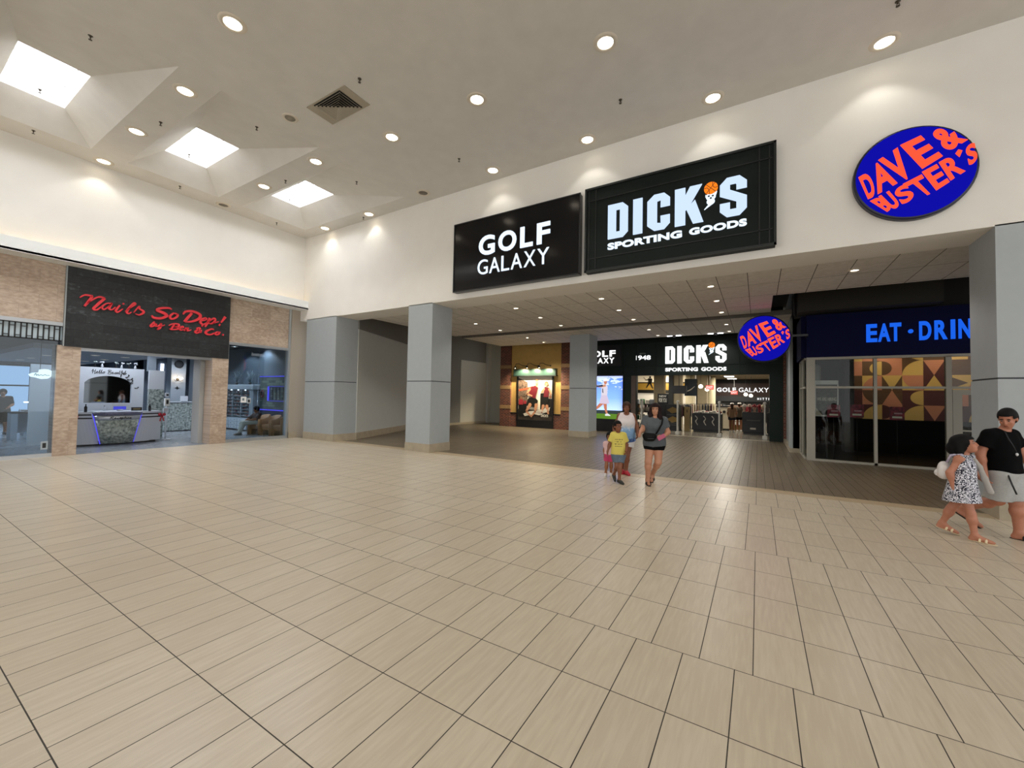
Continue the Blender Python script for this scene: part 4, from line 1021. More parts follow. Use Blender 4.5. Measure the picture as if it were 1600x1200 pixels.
# left window: manicure stations, lamps, neon
m_stat = mat('station_pale', '#8f9aa6', .4)
for i, (x, y) in enumerate(((-20.6, 3.35), (-21.2, 2.2), (-22.4, 3.9), (-20.6, .9))):
    t = thing('manicure_station', ('pale manicure table nearest the left stone pillar', 'pale manicure table in front of the standing dark figure', 'pale manicure table farthest back in the left window', 'pale manicure table by the left picture edge')[i], 'table', (x, y, 0), 0, 'manicure tables in the left window')
    MB().box(-.3, .3, -.5, .5, .86, .9).build('top', m_black, t)
    for s in (-.42, .42): MB().box(-.28, .28, s - .07, s + .07, 0, .86).build('pedestal', m_stat, t)
    MB().box(-.26, -.2, -.4, .4, .2, .86).build('back_panel', m_stat, t)
    l = thing('desk_lamp', ('white bar lamp on the manicure table nearest the stone pillar', 'white bar lamp on the manicure table before the dark figure', 'white bar lamp on the farthest manicure table', 'white bar lamp on the manicure table by the picture edge')[i], 'lamp', (x, y, .9), 0, 'bar lamps on the manicure tables')
    MB().box(-.04, .04, -.04, .04, 0, .02).tube([(0, 0, .02), (0, 0, .3)], .012, 6).build('stand', m_stat, l); MB().box(-.05, .05, -.2, .2, .3, .33).build('lit_bar', emis('bar_white', '#eef4ff', 5.), l)
    for k in range(3):
        bottle(x + .1, y - .3 + .2 * k, .9, .1 + .03 * k, .02, m_stat, '%s small bottle on %s' % (('first', 'middle', 'last')[k], ('the manicure table nearest the stone pillar', 'the manicure table before the dark figure', 'the farthest manicure table', 'the manicure table by the picture edge')[i]), 'bottles on the manicure tables')
t = thing('neon_sign', 'cloud shaped glowing white sign hung in the left salon window', 'sign', (-15.35, 2.6, 2.0))
cl = [(-.42, .05), (-.3, .13), (-.1, .16), (-.08, .3), (.1, .34), (.24, .32), (.34, .26), (.34, -.02), (.22, -.14), (.0, -.17), (-.2, -.09), (-.36, -.06)]
MB().prism([(y * .5, z * .5) for y, z in cl], 0, .03, lambda u, v, d: (d, u, v)).build('lit_face', emis('cloud_white', '#e9fbff', 1.6), t)
k = MB(); script(k, [[(0, 0), (.2, .8), (.3, 0), (.5, .5), (.6, 0), (.9, .4), (1.1, 0), (1.4, .5), (1.6, .1), (2.0, .3)]], -.12, .0, .13, .07, lambda u, v, d: (d + .03, u, v), .012); k.build('scribble', mat('sign_teal', '#6f9aa0', .5), t)
MB().tube([(.01, -.02, .14), (.01, -.02, 1.61)], .006, 6).build('cord', m_black, t)
t = thing('window_decal', 'small grey hours sticker low on the left salon window by the pillar', 'notice', (-15.045, 2.66, .28)); MB().box(0, .004, -.06, .06, -.1, .1).build('sheet', mat('decal_grey', '#a7b1b8', .5), t); MB().box(.004, .006, -.03, .03, -.06, .06).build('print', m_black, t)
# ================================================================== sports shop: poster bay
def poster_flat(t, F, layers):
    for i, (name, m, polys) in enumerate(layers):
        b = MB()
        for p in polys: b.prism(p, .002 + .003 * i, .004 + .003 * i, F)
        b.build(name, m, t)
sk = mat('print_skin', '#c98f6c', .5); skd = mat('print_skin_dark', '#8d5a40', .5); pb_ = mat('print_black', '#15130f', .5); pr_ = mat('print_maroon', '#6f1d26', .5); pw = mat('print_white', '#d8d2c4', .5)
def limb(a, b, r0, r1):
    a, b = Vector(a), Vector(b); d = (b - a).normalized(); n = Vector((-d.y, d.x))
    return [tuple(a + n * r0), tuple(b + n * r1), tuple(b + d * r1 * .6), tuple(b - n * r1), tuple(a - n * r0), tuple(a - d * r0 * .6)]
t = thing('poster', 'tall framed poster of two running athletes lit by three gooseneck lamps', 'poster', (-10.5, 19.8, 0))
F = lambda u, v, d: (u, -d, v)
fb = MB(); fb.box(-1.14, 1.14, -.05, 0, .02, .42); fb.box(-1.14, -1.05, -.05, 0, .4, 2.82); fb.box(1.05, 1.14, -.05, 0, .4, 2.82); fb.build('frame', m_black, t)
MB().box(-1.05, 1.05, -.012, 0, .42, 2.82).build('sheet', mat('print_sky', '#efe6cf', .5), t)
F2 = lambda u, v, d: (u, -.012 - d, v)
gr = lambda x0, x1, y0, y1: [(x0, y0), (x1, y0), (x1, y1), (x0, y1)]
poster_flat(t, F2, [
 ('street', mat('print_street', '#3a332c', .5, noise=.2), [gr(-1.05, 1.05, .42, 1.0)]),
 ('building', mat('print_building', '#8a7360', .5, nscale=12, c2='#3a2c24'), [[(-1.05, 1.2), (-.45, 1.3), (-.45, 2.5), (-1.05, 2.75)]]),
 ('awning', mat('print_awning', '#b0583c', .5), [[(-1.0, 2.0), (-.1, 2.15), (-.1, 2.3), (-.5, 2.2), (-1.05, 2.1)]]),
 ('bystander', pb_, [gr(-1.02, -.69, .6, 1.3), gr(-.69, -.5, .75, 1.4)]), ('bystander', pb_, [gr(.85, 1.04, .7, 1.6)]), ('bystander', pb_, [gr(.35, .6, .8, 1.9)]),
 ('bystander_shirt', mat('print_red', '#a03038', .5), [gr(-1.0, -.72, 1.25, 1.55), gr(-.68, -.52, 1.3, 1.48)]),
 ('bystander_head', skd, [disc(-.86, 1.62, .07, .09, 12), disc(.95, 1.72, .07, .09, 12)]),
 ('fallen_runner', pw, [[(-.6, .62), (.0, .75), (.3, .7), (.9, .95), (.95, 1.15), (.5, 1.05), (.2, .95), (-.3, .9), (-.7, .75)]]),
 ('runner_shorts', pb_, [[(-.5, 1.2), (.1, 1.1), (.22, 1.5), (-.1, 1.75), (-.42, 1.6)], [(.42, 1.15), (.85, 1.2), (.85, 1.7), (.5, 1.72)]]),
 ('runner_legs', sk, [limb((-.25, 1.3), (-.5, .9), .1, .06), limb((-.5, .9), (-.2, .62), .06, .04), limb((.12, 1.3), (.05, .9), .1, .06), limb((.05, .9), (-.2, .6), .06, .04), limb((.55, 1.25), (.45, .85), .09, .05), limb((.75, 1.25), (.85, .8), .09, .05)]),
 ('runner_top', pr_, [[(-.3, 1.72), (.05, 1.6), (.22, 2.2), (.05, 2.32), (-.22, 2.25), (-.35, 2.05)], [(.55, 1.7), (.85, 1.7), (.9, 2.2), (.6, 2.25)]]),
 ('runner_arms', sk, [limb((-.28, 2.15), (-.48, 1.85), .07, .05), limb((-.48, 1.85), (-.15, 1.75), .05, .04), limb((.6, 2.15), (.42, 1.95), .06, .045), limb((.88, 2.15), (1.0, 1.85), .06, .04)]),
 ('runner_head', sk, [disc(.13, 2.5, .1, .14, 16), disc(.72, 2.42, .09, .12, 16), [(.08, 2.25), (.18, 2.25), (.18, 2.4), (.08, 2.4)]]),
 ('runner_hair', mat('print_hair', '#8a5a34', .5), [[(.03, 2.55), (.12, 2.67), (.23, 2.6), (.2, 2.57), (.1, 2.58)], [(.6, 2.2), (.62, 2.5), (.72, 2.56), (.82, 2.5), (.86, 2.3), (.8, 2.42), (.68, 2.48)]]),
])
k = MB(); text_rect(k, 'WEAR IT', .15, .82, .86, 1.02, .045, .047, F2, .03); k.build('word', pw, t); k = MB(); text_rect(k, "DICK'S", .42, .85, .62, .76, .045, .047, F2, .05); k.build('word', pw, t)
t = thing('poster_canopy', 'green metal canopy box over the athletes poster', 'canopy', (-10.5, 19.86, 2.86))
m_can = mat('canopy_green', '#2b4039', .35, metal=.3)
MB().box(-1.3, 1.3, -.22, 0, 0, .34).build('box', m_can, t); MB().box(-1.34, 1.34, -.25, 0, -.03, .01).build('lower_rim', m_greend, t); MB().box(-1.32, 1.32, -.24, 0, .34, .37).build('upper_rim', m_greend, t)
for i, x in enumerate((-11.85, -11.1, -10.36)):
    t = thing('gooseneck_lamp', 'black gooseneck lamp over the poster canopy, %s of three' % ('first from the brick pilaster side', 'middle', 'last')[i], 'lamp', (x, 19.86, 3.2), 0, 'gooseneck lamps over the poster')
    t.location.x += .75
    MB().tube([(0, 0, .2), (.0, -.1, .2), (-.1, -.28, .22), (-.25, -.42, .32), (-.38, -.5, .3), (-.42, -.52, .16)], .016, 8).build('neck', m_black, t)
    MB().lathe([(.04, 0), (.04, .02)], 12, Matrix.Translation((0, 0, .2)) @ Matrix.Rotation(PI / 2, 4, 'X')).build('wall_plate', m_black, t)
    MB().lathe([(.03, .17), (.05, .13), (.1, .06), (.095, .06), (.04, .12)], 16, Matrix.Translation((-.42, -.52, 0)), cap=False).build('shade', m_black, t)
    MB().ell((-.42, -.52, .09), (.035, .035, .04), None, 0, 10, 6).build('bulb', emis('bulb_poster', '#fff0c8', 20.), t)
    l = bpy.data.lights.new('lamp_beam', 'SPOT'); l.energy = 230; l.color = (1, .86, .6); l.spot_size = 2.6; l.spot_blend = .6; l.shadow_soft_size = .04
    o = bpy.data.objects.new('lamp_beam', l); COL.objects.link(o); o.parent = t; o.location = (-.42 + .35, -.55, .04); o.rotation_euler = (math.radians(20), 0, 0)

# backlit golfer poster
t = thing('lightbox', 'tall backlit poster of a golfer in white against a blue sky', 'poster', (-6.95, 20.5, 0))
MB().box(-1.2, 1.12, -.06, 0, .0, .64).build('base_panel', m_black, t)
f = MB(); f.box(-1.2, 1.13, -.06, 0, 2.87, 2.92); f.box(1.1, 1.13, -.06, 0, .62, 2.9); f.box(-1.2, -1.17, -.06, 0, .62, 2.9); f.build('frame', m_black, t)
n = NT('print_sky_lit'); ht = n.math('DIVIDE', n.math('SUBTRACT', n.sep.outputs[2], 1.05), 1.85)
cl_ = n.noise(n.comb(n.math('MULTIPLY', n.sep.outputs[0], 1.0), n.math('MULTIPLY', n.sep.outputs[2], 2.5)), 1.6, 5)
base = n.ramp(ht, [(0., '#a9bdf0'), (.35, '#7196ee'), (1., '#4a72e0')])
mask = n.math('MULTIPLY', n.math('GREATER_THAN', n.math('ADD', n.math('MULTIPLY', cl_, 1.0), n.math('MULTIPLY', ht, .55)), .93), .75)
colr = n.mix(mask, base, '#c9d0ee'); n.t.links.new(colr, n.b.inputs['Emission Color']); n.b.inputs['Emission Strength'].default_value = .95; n.done('#000000' and colr, .4)
MB().box(-1.17, 1.1, -.02, 0, 1.06, 2.87).build('sky', n.m, t)
MB().box(-1.17, 1.1, -.021, 0, .64, .92).build('turf', emis('print_turf', '#6d9a35', .8), t)
MB().box(-1.17, 1.1, -.022, 0, .9, 1.08).build('trees', mat('print_trees', '#16281a', .5), t)
F = lambda u, v, d: (u, -.022 - d, v)
def elit(nm, c, s=.9): return emis(nm, c, s)
FG = lambda u, v, d: (u + .5, -.022 - d, v)
poster_flat(t, FG, [
 ('golfer_legs', elit('print_leg', '#d98a68'), [limb((-.42, 1.5), (-.72, 1.2), .1, .07), limb((-.72, 1.2), (-.98, 1.0), .065, .045), limb((-.32, 1.5), (-.28, 1.15), .1, .07), limb((-.28, 1.15), (-.2, .86), .065, .04)]),
 ('golfer_shoes', elit('print_shoe', '#f4f4f4'), [[(-.3, .88), (-.16, .92), (-.02, .82), (-.02, .79), (-.3, .79)]]),
 ('golfer_skirt', elit('print_skirt', '#ead9ef'), [[(-.5, 1.9), (-.22, 1.9), (-.08, 1.45), (-.2, 1.4), (-.62, 1.42)]]),
 ('golfer_top', elit('print_top', '#f3eaf6'), [[(-.52, 1.85), (-.2, 1.85), (-.18, 2.3), (-.28, 2.42), (-.5, 2.4)]]),
 ('golfer_arms', elit('print_arm', '#e0a384'), [limb((-.3, 2.35), (-.62, 2.28), .06, .045), limb((-.62, 2.28), (-.8, 2.36), .045, .035)]),
 ('golfer_glove', mat('print_glove', '#26283a', .5), [limb((-.45, 2.35), (-.8, 2.3), .05, .04), [(-.46, 2.2), (-.42, 2.2), (-.4, 1.95), (-.46, 2.0)]]),
 ('golfer_head', elit('print_face', '#d9906e'), [disc(-.3, 2.53, .09, .12, 16)]),
 ('golfer_cap', elit('print_cap', '#ffffff', 1.0), [[(-.42, 2.56), (-.4, 2.68), (-.28, 2.73), (-.2, 2.66), (-.08, 2.62), (-.1, 2.59), (-.22, 2.58)]]),
 ('golf_club', mat('print_club', '#3a3a48', .5), [limb((-.8, 2.33), (-1.12, 2.6), .012, .012)]),
])
l = area_light('lightbox_glow', (-6.95, 20.35, 1.8), (PI / 2, 0, 0), 2.0, 2.0, 14, (.6, .72, 1.)); l.parent = None

# ================================================================== sports shop interior
e_tube = emis('store_tube', '#fff6e6', 7.)
def store_lamp(x, y, label):
    t = thing('store_light', label, 'ceiling light', (x, y, 3.45), 0, 'strip lights in the sports shop ceiling')
    MB().box(-.35, .35, -.6, .6, -.06, -.001).build('housing', m_white, t); MB().box(-.3, .3, -.55, .55, -.07, -.06).build('diffuser', e_tube, t)
    l = bpy.data.lights.new('tube_light', 'AREA'); l.shape = 'RECTANGLE'; l.size = .6; l.size_y = 1.1; l.energy = 75; l.color = (1, .94, .82)
    o = bpy.data.objects.new('tube_light', l); COL.objects.link(o); o.parent = t; o.location = (0, 0, -.09)
names = 'nearest second third fourth farthest'.split()
for i, y in enumerate((25.5, 29, 32.5, 36, 41)): store_lamp(-1.75, y, 'strip light in the sports shop ceiling over the aisle, %s from the entrance' % names[i])
for i, y in enumerate((24, 29, 36)): store_lamp(-5.5, y, 'strip light in the sports shop ceiling over the clothing racks, %s from the entrance' % names[i])
for i, y in enumerate((26, 34)): store_lamp(1.6, y, 'strip light in the sports shop ceiling over the right hand tables, %s from the entrance' % names[i])
# columns
def scol(x, y, r, round_=True):
    if round_: struct('column_store', MB().lathe([(r * 1.15, 0), (r * 1.15, .12), (r, .14), (r, 3.45)], 20, Matrix.Translation((x, y, 0))), mat('store_column', '#b8ab8a', .6))
    else: sbox('column_store', m_beige, x - r, x + r, y - r, y + r, 0, 3.45)
scol(-5.55, 28.0, .32, False); scol(-4.25, 27.0, .24, False); scol(-3.95, 30.0, .3); scol(-3.35, 31.5, .3, False); scol(-2.95, 33, .3); scol(-3.5, 36, .33, False); scol(1.2, 33, .3, False); scol(1.9, 26.5, .25, False)
# left back wall with pictures
t = thing('wall_mural', 'wide golf swing mural high on the left wall of the sports shop', 'mural', (-6.6, 30, 0))
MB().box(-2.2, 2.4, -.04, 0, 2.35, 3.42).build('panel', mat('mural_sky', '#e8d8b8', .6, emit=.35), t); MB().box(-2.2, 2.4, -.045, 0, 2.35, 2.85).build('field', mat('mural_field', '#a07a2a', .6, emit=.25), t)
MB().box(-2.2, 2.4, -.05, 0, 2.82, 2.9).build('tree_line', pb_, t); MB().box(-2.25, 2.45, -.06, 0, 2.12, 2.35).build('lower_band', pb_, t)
b = MB()
for p in (limb((-.05, 2.85), (-.25, 2.5), .06, .03), limb((.02, 2.85), (.2, 2.45), .06, .03), [(-.12, 2.8), (.12, 2.8), (.16, 3.15), (-.14, 3.18)], disc(0, 3.25, .07, .08, 10), limb((.1, 3.1), (-.3, 3.05), .04, .03), limb((-.3, 3.05), (-.45, 3.25), .02, .015)): b.prism(p, .051, .056, F)
b.build('golfer', pb_, t)
sbox('wall_store_white', mat('store_white_wall_glow', '#e4dccb', .7, emit=.3), -8.6, -3.6, 30.02, 30.12, 0, 3.45)  # white wall; emission stands in for the light falling on it
sbox('wall_store_stub', mat('store_dark_pier', '#2b2c28', .6), -4.75, -4.5, 26.6, 26.9, 0, 3.45)
t = thing('television', 'black television screen hung from the shop ceiling left of the round columns', 'television', (-4.05, 26.0, 2.05)); MB().box(-.42, .42, -.03, .03, 0, .48).build('screen', m_black, t); MB().tube([(0, 0, .48), (0, 0, 1.4)], .02, 8).build('hanger', m_black, t)
t = thing('hanging_banner', 'dark sports banner with a pale swoop hung beside the round column', 'banner', (-3.75, 28.6, 1.95)); MB().box(-.36, .36, -.02, .0, 0, 1.1).build('cloth', mat('banner_blue', '#23303c', .6), t); k = MB(); ribbon(k, [(-.2, .3), (0, .4), (.25, .62)], [.03, .07, .02], .002, .008, F); k.build('swoop', pw, t); MB().tube([(0, -.01, 1.1), (0, -.01, 1.5)], .01, 6).build('hanger', m_black, t)
# golf wall sign
t = thing('interior_sign', 'dark red band reading GOLF GALAXY in white inside the sports shop', 'sign', (-.9, 38, 0))
MB().box(-2.2, 3.0, -.05, 0, 2.05, 3.1).build('band', mat('maroon_band', '#2d1a15', .6), t); MB().box(-2.2, 3.0, -.06, 0, 1.62, 2.05).build('lower_band', mat('slate_band', '#2a2b2e', .6), t)
Fs = lambda u, v, d: (u + .9, -.05 - d, v)
m = MB(); gal(m, (1.05, 1.12, .74, .74), -2.95, -1.55, 2.4, 2.75, 'GOLF', .03, Fs, .0, .03, .2); m.build('word', e_w3, t)
m = MB(); gal(m, (1.0, 1.0, .72, 1.0, 1.0, .98), -1.35, .72, 2.4, 2.75, 'GALAXY', .0, Fs, .0, .03, .12); m.build('word', e_w3, t)
m = MB(); gal(m, (.8, .25, .75, .75, .25, .8), -.05, .95, 1.78, 1.95, 'HITTIN', .02, Fs, .012, .03, .6); m.build('word', e_w3, t)
sbox('wall_hitting_bay', mat('bay_black', '#0b0b0c', .8), -3.2, 3.0, 38.02, 38.2, 0, 3.45)
for i, (x, y, z) in enumerate(((-2.3, 25.0, 2.28), (-1.35, 30.5, 2.1))):
    t = thing('exit_sign', 'red lit exit sign in the sports shop, %s' % ('left of the golf wall sign', 'in front of the golf lettering')[i], 'sign', (x, y, z), 0)
    MB().box(-.2, .2, -.03, .03, 0, .24).build('box', emis('exit_red', '#ff6a5e', 1.0), t); k = MB(); text_rect(k, 'EXIT', -.16, .16, .05, .19, .03, .035, F, .02); k.build('lettering', emis('exit_white', '#ffe8e0', 1.4), t); MB().tube([(0, 0, .24), (0, 0, 3.45 - z)], .012, 6).build('stem', m_white, t)
for i, (x, y, z) in enumerate(((-3.0, 27.2, 2.5), (-2.75, 28.2, 2.35), (-.75, 33, 2.12), (-.45, 34, 2.05))):
    t = thing('pendant_lamp', 'white globe pendant lamp in the sports shop, %s' % ('left of the pair by the round columns', 'right of the pair by the round columns', 'left of the pair before the dark bay', 'right of the pair before the dark bay')[i], 'lamp', (x, y, z), 0, 'globe pendants in the sports shop')
    MB().lathe([(.03, .14), (.1, .1), (.13, 0), (.08, -.08), (.01, -.1)], 14).build('globe', emis('pendant_white', '#fff4dc', 5.), t); MB().tube([(0, 0, .13), (0, 0, 3.45 - z)], .008, 5).build('cord', m_black, t)
# security gates
m_gate = mat('gate_white', '#c9c6bd', .4)
for i, (x, y) in enumerate(((-5.0, 20.95), (-3.33, 21.05), (-1.53, 21.05), (.25, 21.1))):
    t = thing('security_gate', 'slim white security gate post at the shop entrance, %s' % ('behind the woman in grey', 'right of the woman in grey', 'left of the aisle', 'by the right green pilaster')[i], 'security gate', (x, y, 0), 0, 'security gate posts at the shop entrance')
    MB().bbox(-.09, .09, -.2, .2, 0, .16, .02).build('foot', m_gate, t); MB().bbox(-.03, .03, -.16, .16, .15, 1.6, .02).build('post', m_gate, t); MB().ell((0, 0, 1.6), (.07, .1, .06), None, 0, 12, 8).build('head', m_gate, t); MB().box(-.032, .032, -.08, .08, .4, 1.3).build('dark_insert', mat('insert_grey', '#7d7a72', .4), t)
# shirt table
m_cart = mat('display_black', '#100f10', .45)
t = thing('display_table', 'black display table with printed sides, white shirts piled on top', 'display', (-2.35, 24.3, 0))
MB().bbox(-.72, .72, -.4, .5, .08, .98, .02).build('body', m_cart, t); MB().box(-.65, .65, -.35, .45, 0, .08).build('plinth', m_cart, t)
k = MB()
for x in (-.5, -.1, .3): ribbon(k, [(x - .05, .85), (x + .06, .7), (x - .02, .55), (x + .08, .35)], [.05, .03, .06, .03], .402, .406, F, 4)
k.build('printed_script', pw, t)
for i in range(7):
    s = MB().bbox(-.62 + i * .18, -.46 + i * .18, -.35, .1, .98, 1.06 + .04 * (i % 3), .025).build('t', mat('shirt_white', '#e6e0d4', .8)); s.name = 'folded_shirt'
    s.location = (-2.35, 24.3, 0); tag(s, 'folded white shirt on the black display table, pile %s from the left' % 'one two three four five six seven'.split()[i], 'shirt', 'folded white shirts on the display table')
for i in range(4):
    s = MB().bbox(-.6 + i * .33, -.32 + i * .33, .14, .46, .98, 1.1, .03).build('folded_shirt', mat('shirt_red', '#7a1c22', .8)); s.location = (-2.35, 24.3, 0); tag(s, 'folded dark red shirt behind the white pile, pile %s from the left' % 'one two three four'.split()[i], 'shirt', 'folded red shirts on the display table')
t = thing('cream_cabinet', 'cream display cabinet with a round black mark beside the shirt table', 'cabinet', (-1.62, 26.2, 0)); MB().bbox(-.38, .3, -.3, .3, .1, 1.32, .02).build('body', mat('cabinet_cream', '#d8ceb4', .5), t); MB().box(-.42, .34, -.33, .33, 1.32, 1.4).build('top', m_cart, t); MB().box(-.36, .28, -.28, .28, 0, .1).build('plinth', m_cart, t); MB().prism(disc(-.02, 1.05, .08, .08, 14), .301, .306, F).build('round_mark', m_cart, t)
t = thing('wood_shelf', 'olive wooden shelf unit with white boxes left of the shopping aisle', 'shelf', (-1.25, 27.4, 0)); MB().box(-.3, .45, -.3, .3, 0, 1.35).build('body', mat('olive_wood', '#5d4a22', .6, noise=.12, nscale=7), t)
for i in range(4): MB().box(.08 + .17 * (i % 2), .22 + .17 * (i % 2), -.34, -.3, .3 + .2 * (i // 2), .46 + .2 * (i // 2)).build('white_box', m_white, t)
MB().box(-.3, .45, -.3, .3, 1.36, 1.4).build('top', mat('shelf_top_pink', '#c09a86', .6), t)
# clothes racks: rail with hung garments, each garment its own thing
cols = ('#1b1c20', '#5a1d22', '#2c2f38', '#7d7468', '#3b1a1e', '#8c8478', '#20242c', '#6d5a42')
def rack(x, y, rz, n, label, gname, seed, w=1.2):
    t = thing('clothes_rack', label, 'clothes rack', (x, y, 0), rz, 'clothes racks in the sports shop')
    f = MB(); f.tube([(-w / 2, 0, 0), (-w / 2, 0, 1.45), (w / 2, 0, 1.45), (w / 2, 0, 0)], .02, 8); f.build('rail', m_cart, t)
    for s in (-1, 1): MB().tube([(s * w / 2, -.25, .02), (s * w / 2, .25, .02)], .02, 6).build('foot', m_cart, t)
    r = random.Random(seed)
    c, q = math.cos(rz), math.sin(rz)
    for i in range(n):
        u = -w / 2 + .08 + (w - .16) * i / max(1, n - 1); h = r.uniform(.55, .75)
        m = MB().raw([(-.03, -.08, 1.42), (.03, -.08, 1.42), (.03, .08, 1.42), (-.03, .08, 1.42), (-.035, -.2, 1.34), (.035, -.2, 1.34), (.035, .2, 1.34), (-.035, .2, 1.34), (-.045, -.2, 1.42 - h), (.045, -.2, 1.42 - h), (.045, .2, 1.42 - h), (-.045, .2, 1.42 - h)],
                     [(0, 1, 2, 3)] + [(a + b, a + (b + 1) % 4, a + 4 + (b + 1) % 4, a + 4 + b) for a in (0, 4) for b in range(4)] + [(8, 9, 10, 11)])
        cc = cols[r.randrange(8)]
        o = m.build('hung_garment', mat('cloth_' + cc[1:], cc, .8)); o.location = (x + u * c, y + u * q, 0); o.rotation_euler = (0, 0, rz)
        tag(o, '%s hung garment, %s along the rail of the %s' % ('dark', 'first second third fourth fifth sixth seventh eighth ninth tenth'.split()[i], gname), 'garment', 'garments on the ' + gname)
rack(-3.0, 27.6, .2, 8, 'clothes rack with dark and red garments behind the shirt table', 'rack behind the shirt table', 1)
rack(-3.75, 25.2, .9, 7, 'clothes rack of dark jackets right of the tan panel', 'rack right of the tan panel', 2)
rack(-2.4, 29.5, .1, 8, 'clothes rack farther back beside the cream cabinet', 'rack beside the cream cabinet', 3)
rack(-6.0, 25.6, .5, 6, 'clothes rack by the shop entrance left side under the mural', 'rack under the mural', 4)
# shoe tower display, sign board, tan board, left shelves
t = thing('sign_board', 'tall black board with white lettering behind the woman in grey', 'sign board', (-4.75, 24.9, 0)); MB().box(-.3, .3, -.03, .03, 0, 2.02).build('board', m_cart, t)
k = MB(); text_rect(k, 'NEW', -.2, .2, 1.82, 1.93, .031, .034, F, .02); text_rect(k, 'FOR YOU', -.22, .22, 1.52, 1.76, .031, .034, F, .03); k.build('lettering', mat('board_print', '#b9b6ae', .5), t)
t = thing('shoe_tower', 'black display tower with yellow diamond panels right of the woman in grey', 'display', (-3.95, 23.7, 0)); MB().bbox(-.4, .35, -.25, .3, .04, 1.42, .02).build('body', m_cart, t)
for z in (1.12, .62): MB().prism([(-.32, z), (-.02, z + .17), (.3, z + .05), (.22, z - .1), (-.05, z - .18)], .252, .262, F).build('yellow_panel', mat('panel_yellow', '#9a7a38', .5), t)
for z in (.3, .4, .85): MB().box(-.3, .3, -.256, -.25, z, z + .03).build('text_strip', mat('strip_grey', '#5d5a55', .5), t)
MB().box(-.42, .38, -.27, .32, 0, .05).build('plinth', m_cart, t)
t = thing('tan_board', 'tan upright board with a black mark beside the display tower', 'sign board', (-3.35, 24.2, 0)); MB().box(-.14, .14, -.03, .03, 0, 1.3).build('board', mat('board_tan', '#a98e5c', .6), t); MB().box(-.02, .02, -.034, -.03, 1.0, 1.15).build('mark', m_cart, t)
t = thing('gear_shelf', 'low dark shelf of green sports gear under the mural', 'shelf', (-5.6, 24.2, 0)); MB().box(-.6, .5, -.25, .25, 0, .08).build('base', m_cart, t)
for z in (.5, .95, 1.35): MB().box(-.6, .5, -.25, .25, z, z + .03).build('board', m_cart, t)
for x in (-.6, .47): MB().box(x, x + .03, -.25, .25, 0, 1.4).build('upright', m_cart, t)
rr = random.Random(9)
gear = ('#2f6b3a', '#c9c2b4', '#1d1d20', '#8a8d90', '#3f5f48')
j = 0
for z in (.08, .53, .98, 1.38):
    for x in (-.45, -.15, .15, .38):
        c = gear[rr.randrange(5)]; h = rr.uniform(.18, .32)
        o = MB().bbox(-.11, .11, -.14, .14, 0, h, .03).build('gear_box', mat('gear_' + c[1:], c, .6)); o.location = (-5.6 + x, 24.2, z)
        tag(o, 'boxed sports gear on the shelf under the mural, %s shelf, %s along' % (('bottom', 'second', 'third', 'top')[j // 4], ('first', 'second', 'third', 'fourth')[j % 4]), 'gear box', 'gear boxes under the mural'); j += 1
# right tables with hats
for i, (x, y, w_) in enumerate(((-.2, 24.3, .5), (.82, 24.0, .45))):
    t = thing('merchandise_stand', 'black merchandise stand on the right of the aisle, %s' % ('next to the aisle', 'behind the last gate post')[i], 'display', (x, y, 0), 0)
    MB().bbox(-w_, w_, -.4, .4, .1, 1.12, .02).build('body', m_cart, t); MB().box(-w_ + .05, w_ - .05, -.35, .35, 0, .1).build('plinth', m_cart, t)
    MB().box(-w_ * .6, w_ * .6, -.405, -.4, .68, .74).build('printed_line', mat('strip_grey', '#5d5a55', .5), t); MB().box(-w_ * .3, w_ * .2, -.405, -.4, .25, .34).build('label_plate', pw, t)
hats = [(-.5, '#d9cfc4'), (-.28, '#b9a294'), (-.06, '#a03038'), (.16, '#8d2a30'), (.33, '#d8c9a8')]
for i, (x, c) in enumerate(hats):
    t = thing('capped_head', 'display head wearing a %s cap on the aisle merchandise stand, %s from the aisle' % (('white', 'tan', 'red', 'dark red', 'cream')[i], ('first', 'second', 'third', 'fourth', 'last')[i]), 'display head', (x - .1, 24.18 + .22 * (i % 2), 1.12), 0, 'capped display heads')
    MB().lathe([(.08, 0), (.06, .06), (.05, .1), (.085, .2), (.09, .28), (.05, .36)], 12).build('head', mat('head_' + c[1:], ('#c9a08c', '#8d3238')[i % 2], .6), t); MB().lathe([(.1, .26), (.105, .3), (.09, .37), (.03, .41)], 14).box(-.07, .07, -.19, -.08, .26, .28).build('cap', mat('cap_' + c[1:], c, .7), t)
for i, x in enumerate((.5, .75, 1.0)):
    t = thing('cap_box', 'cream goods box on the rear merchandise stand, %s' % ('first', 'middle', 'last')[i], 'box', (x + .07, 24.0, 1.12), 0, 'cream boxes on the rear stand'); MB().bbox(-.1, .1, -.15, .15, 0, .22, .01).build('carton', mat('box_cream', '#c8bda0', .6), t); MB().bbox(-.09, .09, -.14, .14, .221, .44, .02).build('goods', mat('goods_%d' % i, ('#8f6a3c', '#9a4a40', '#b8ab90')[i], .7), t)

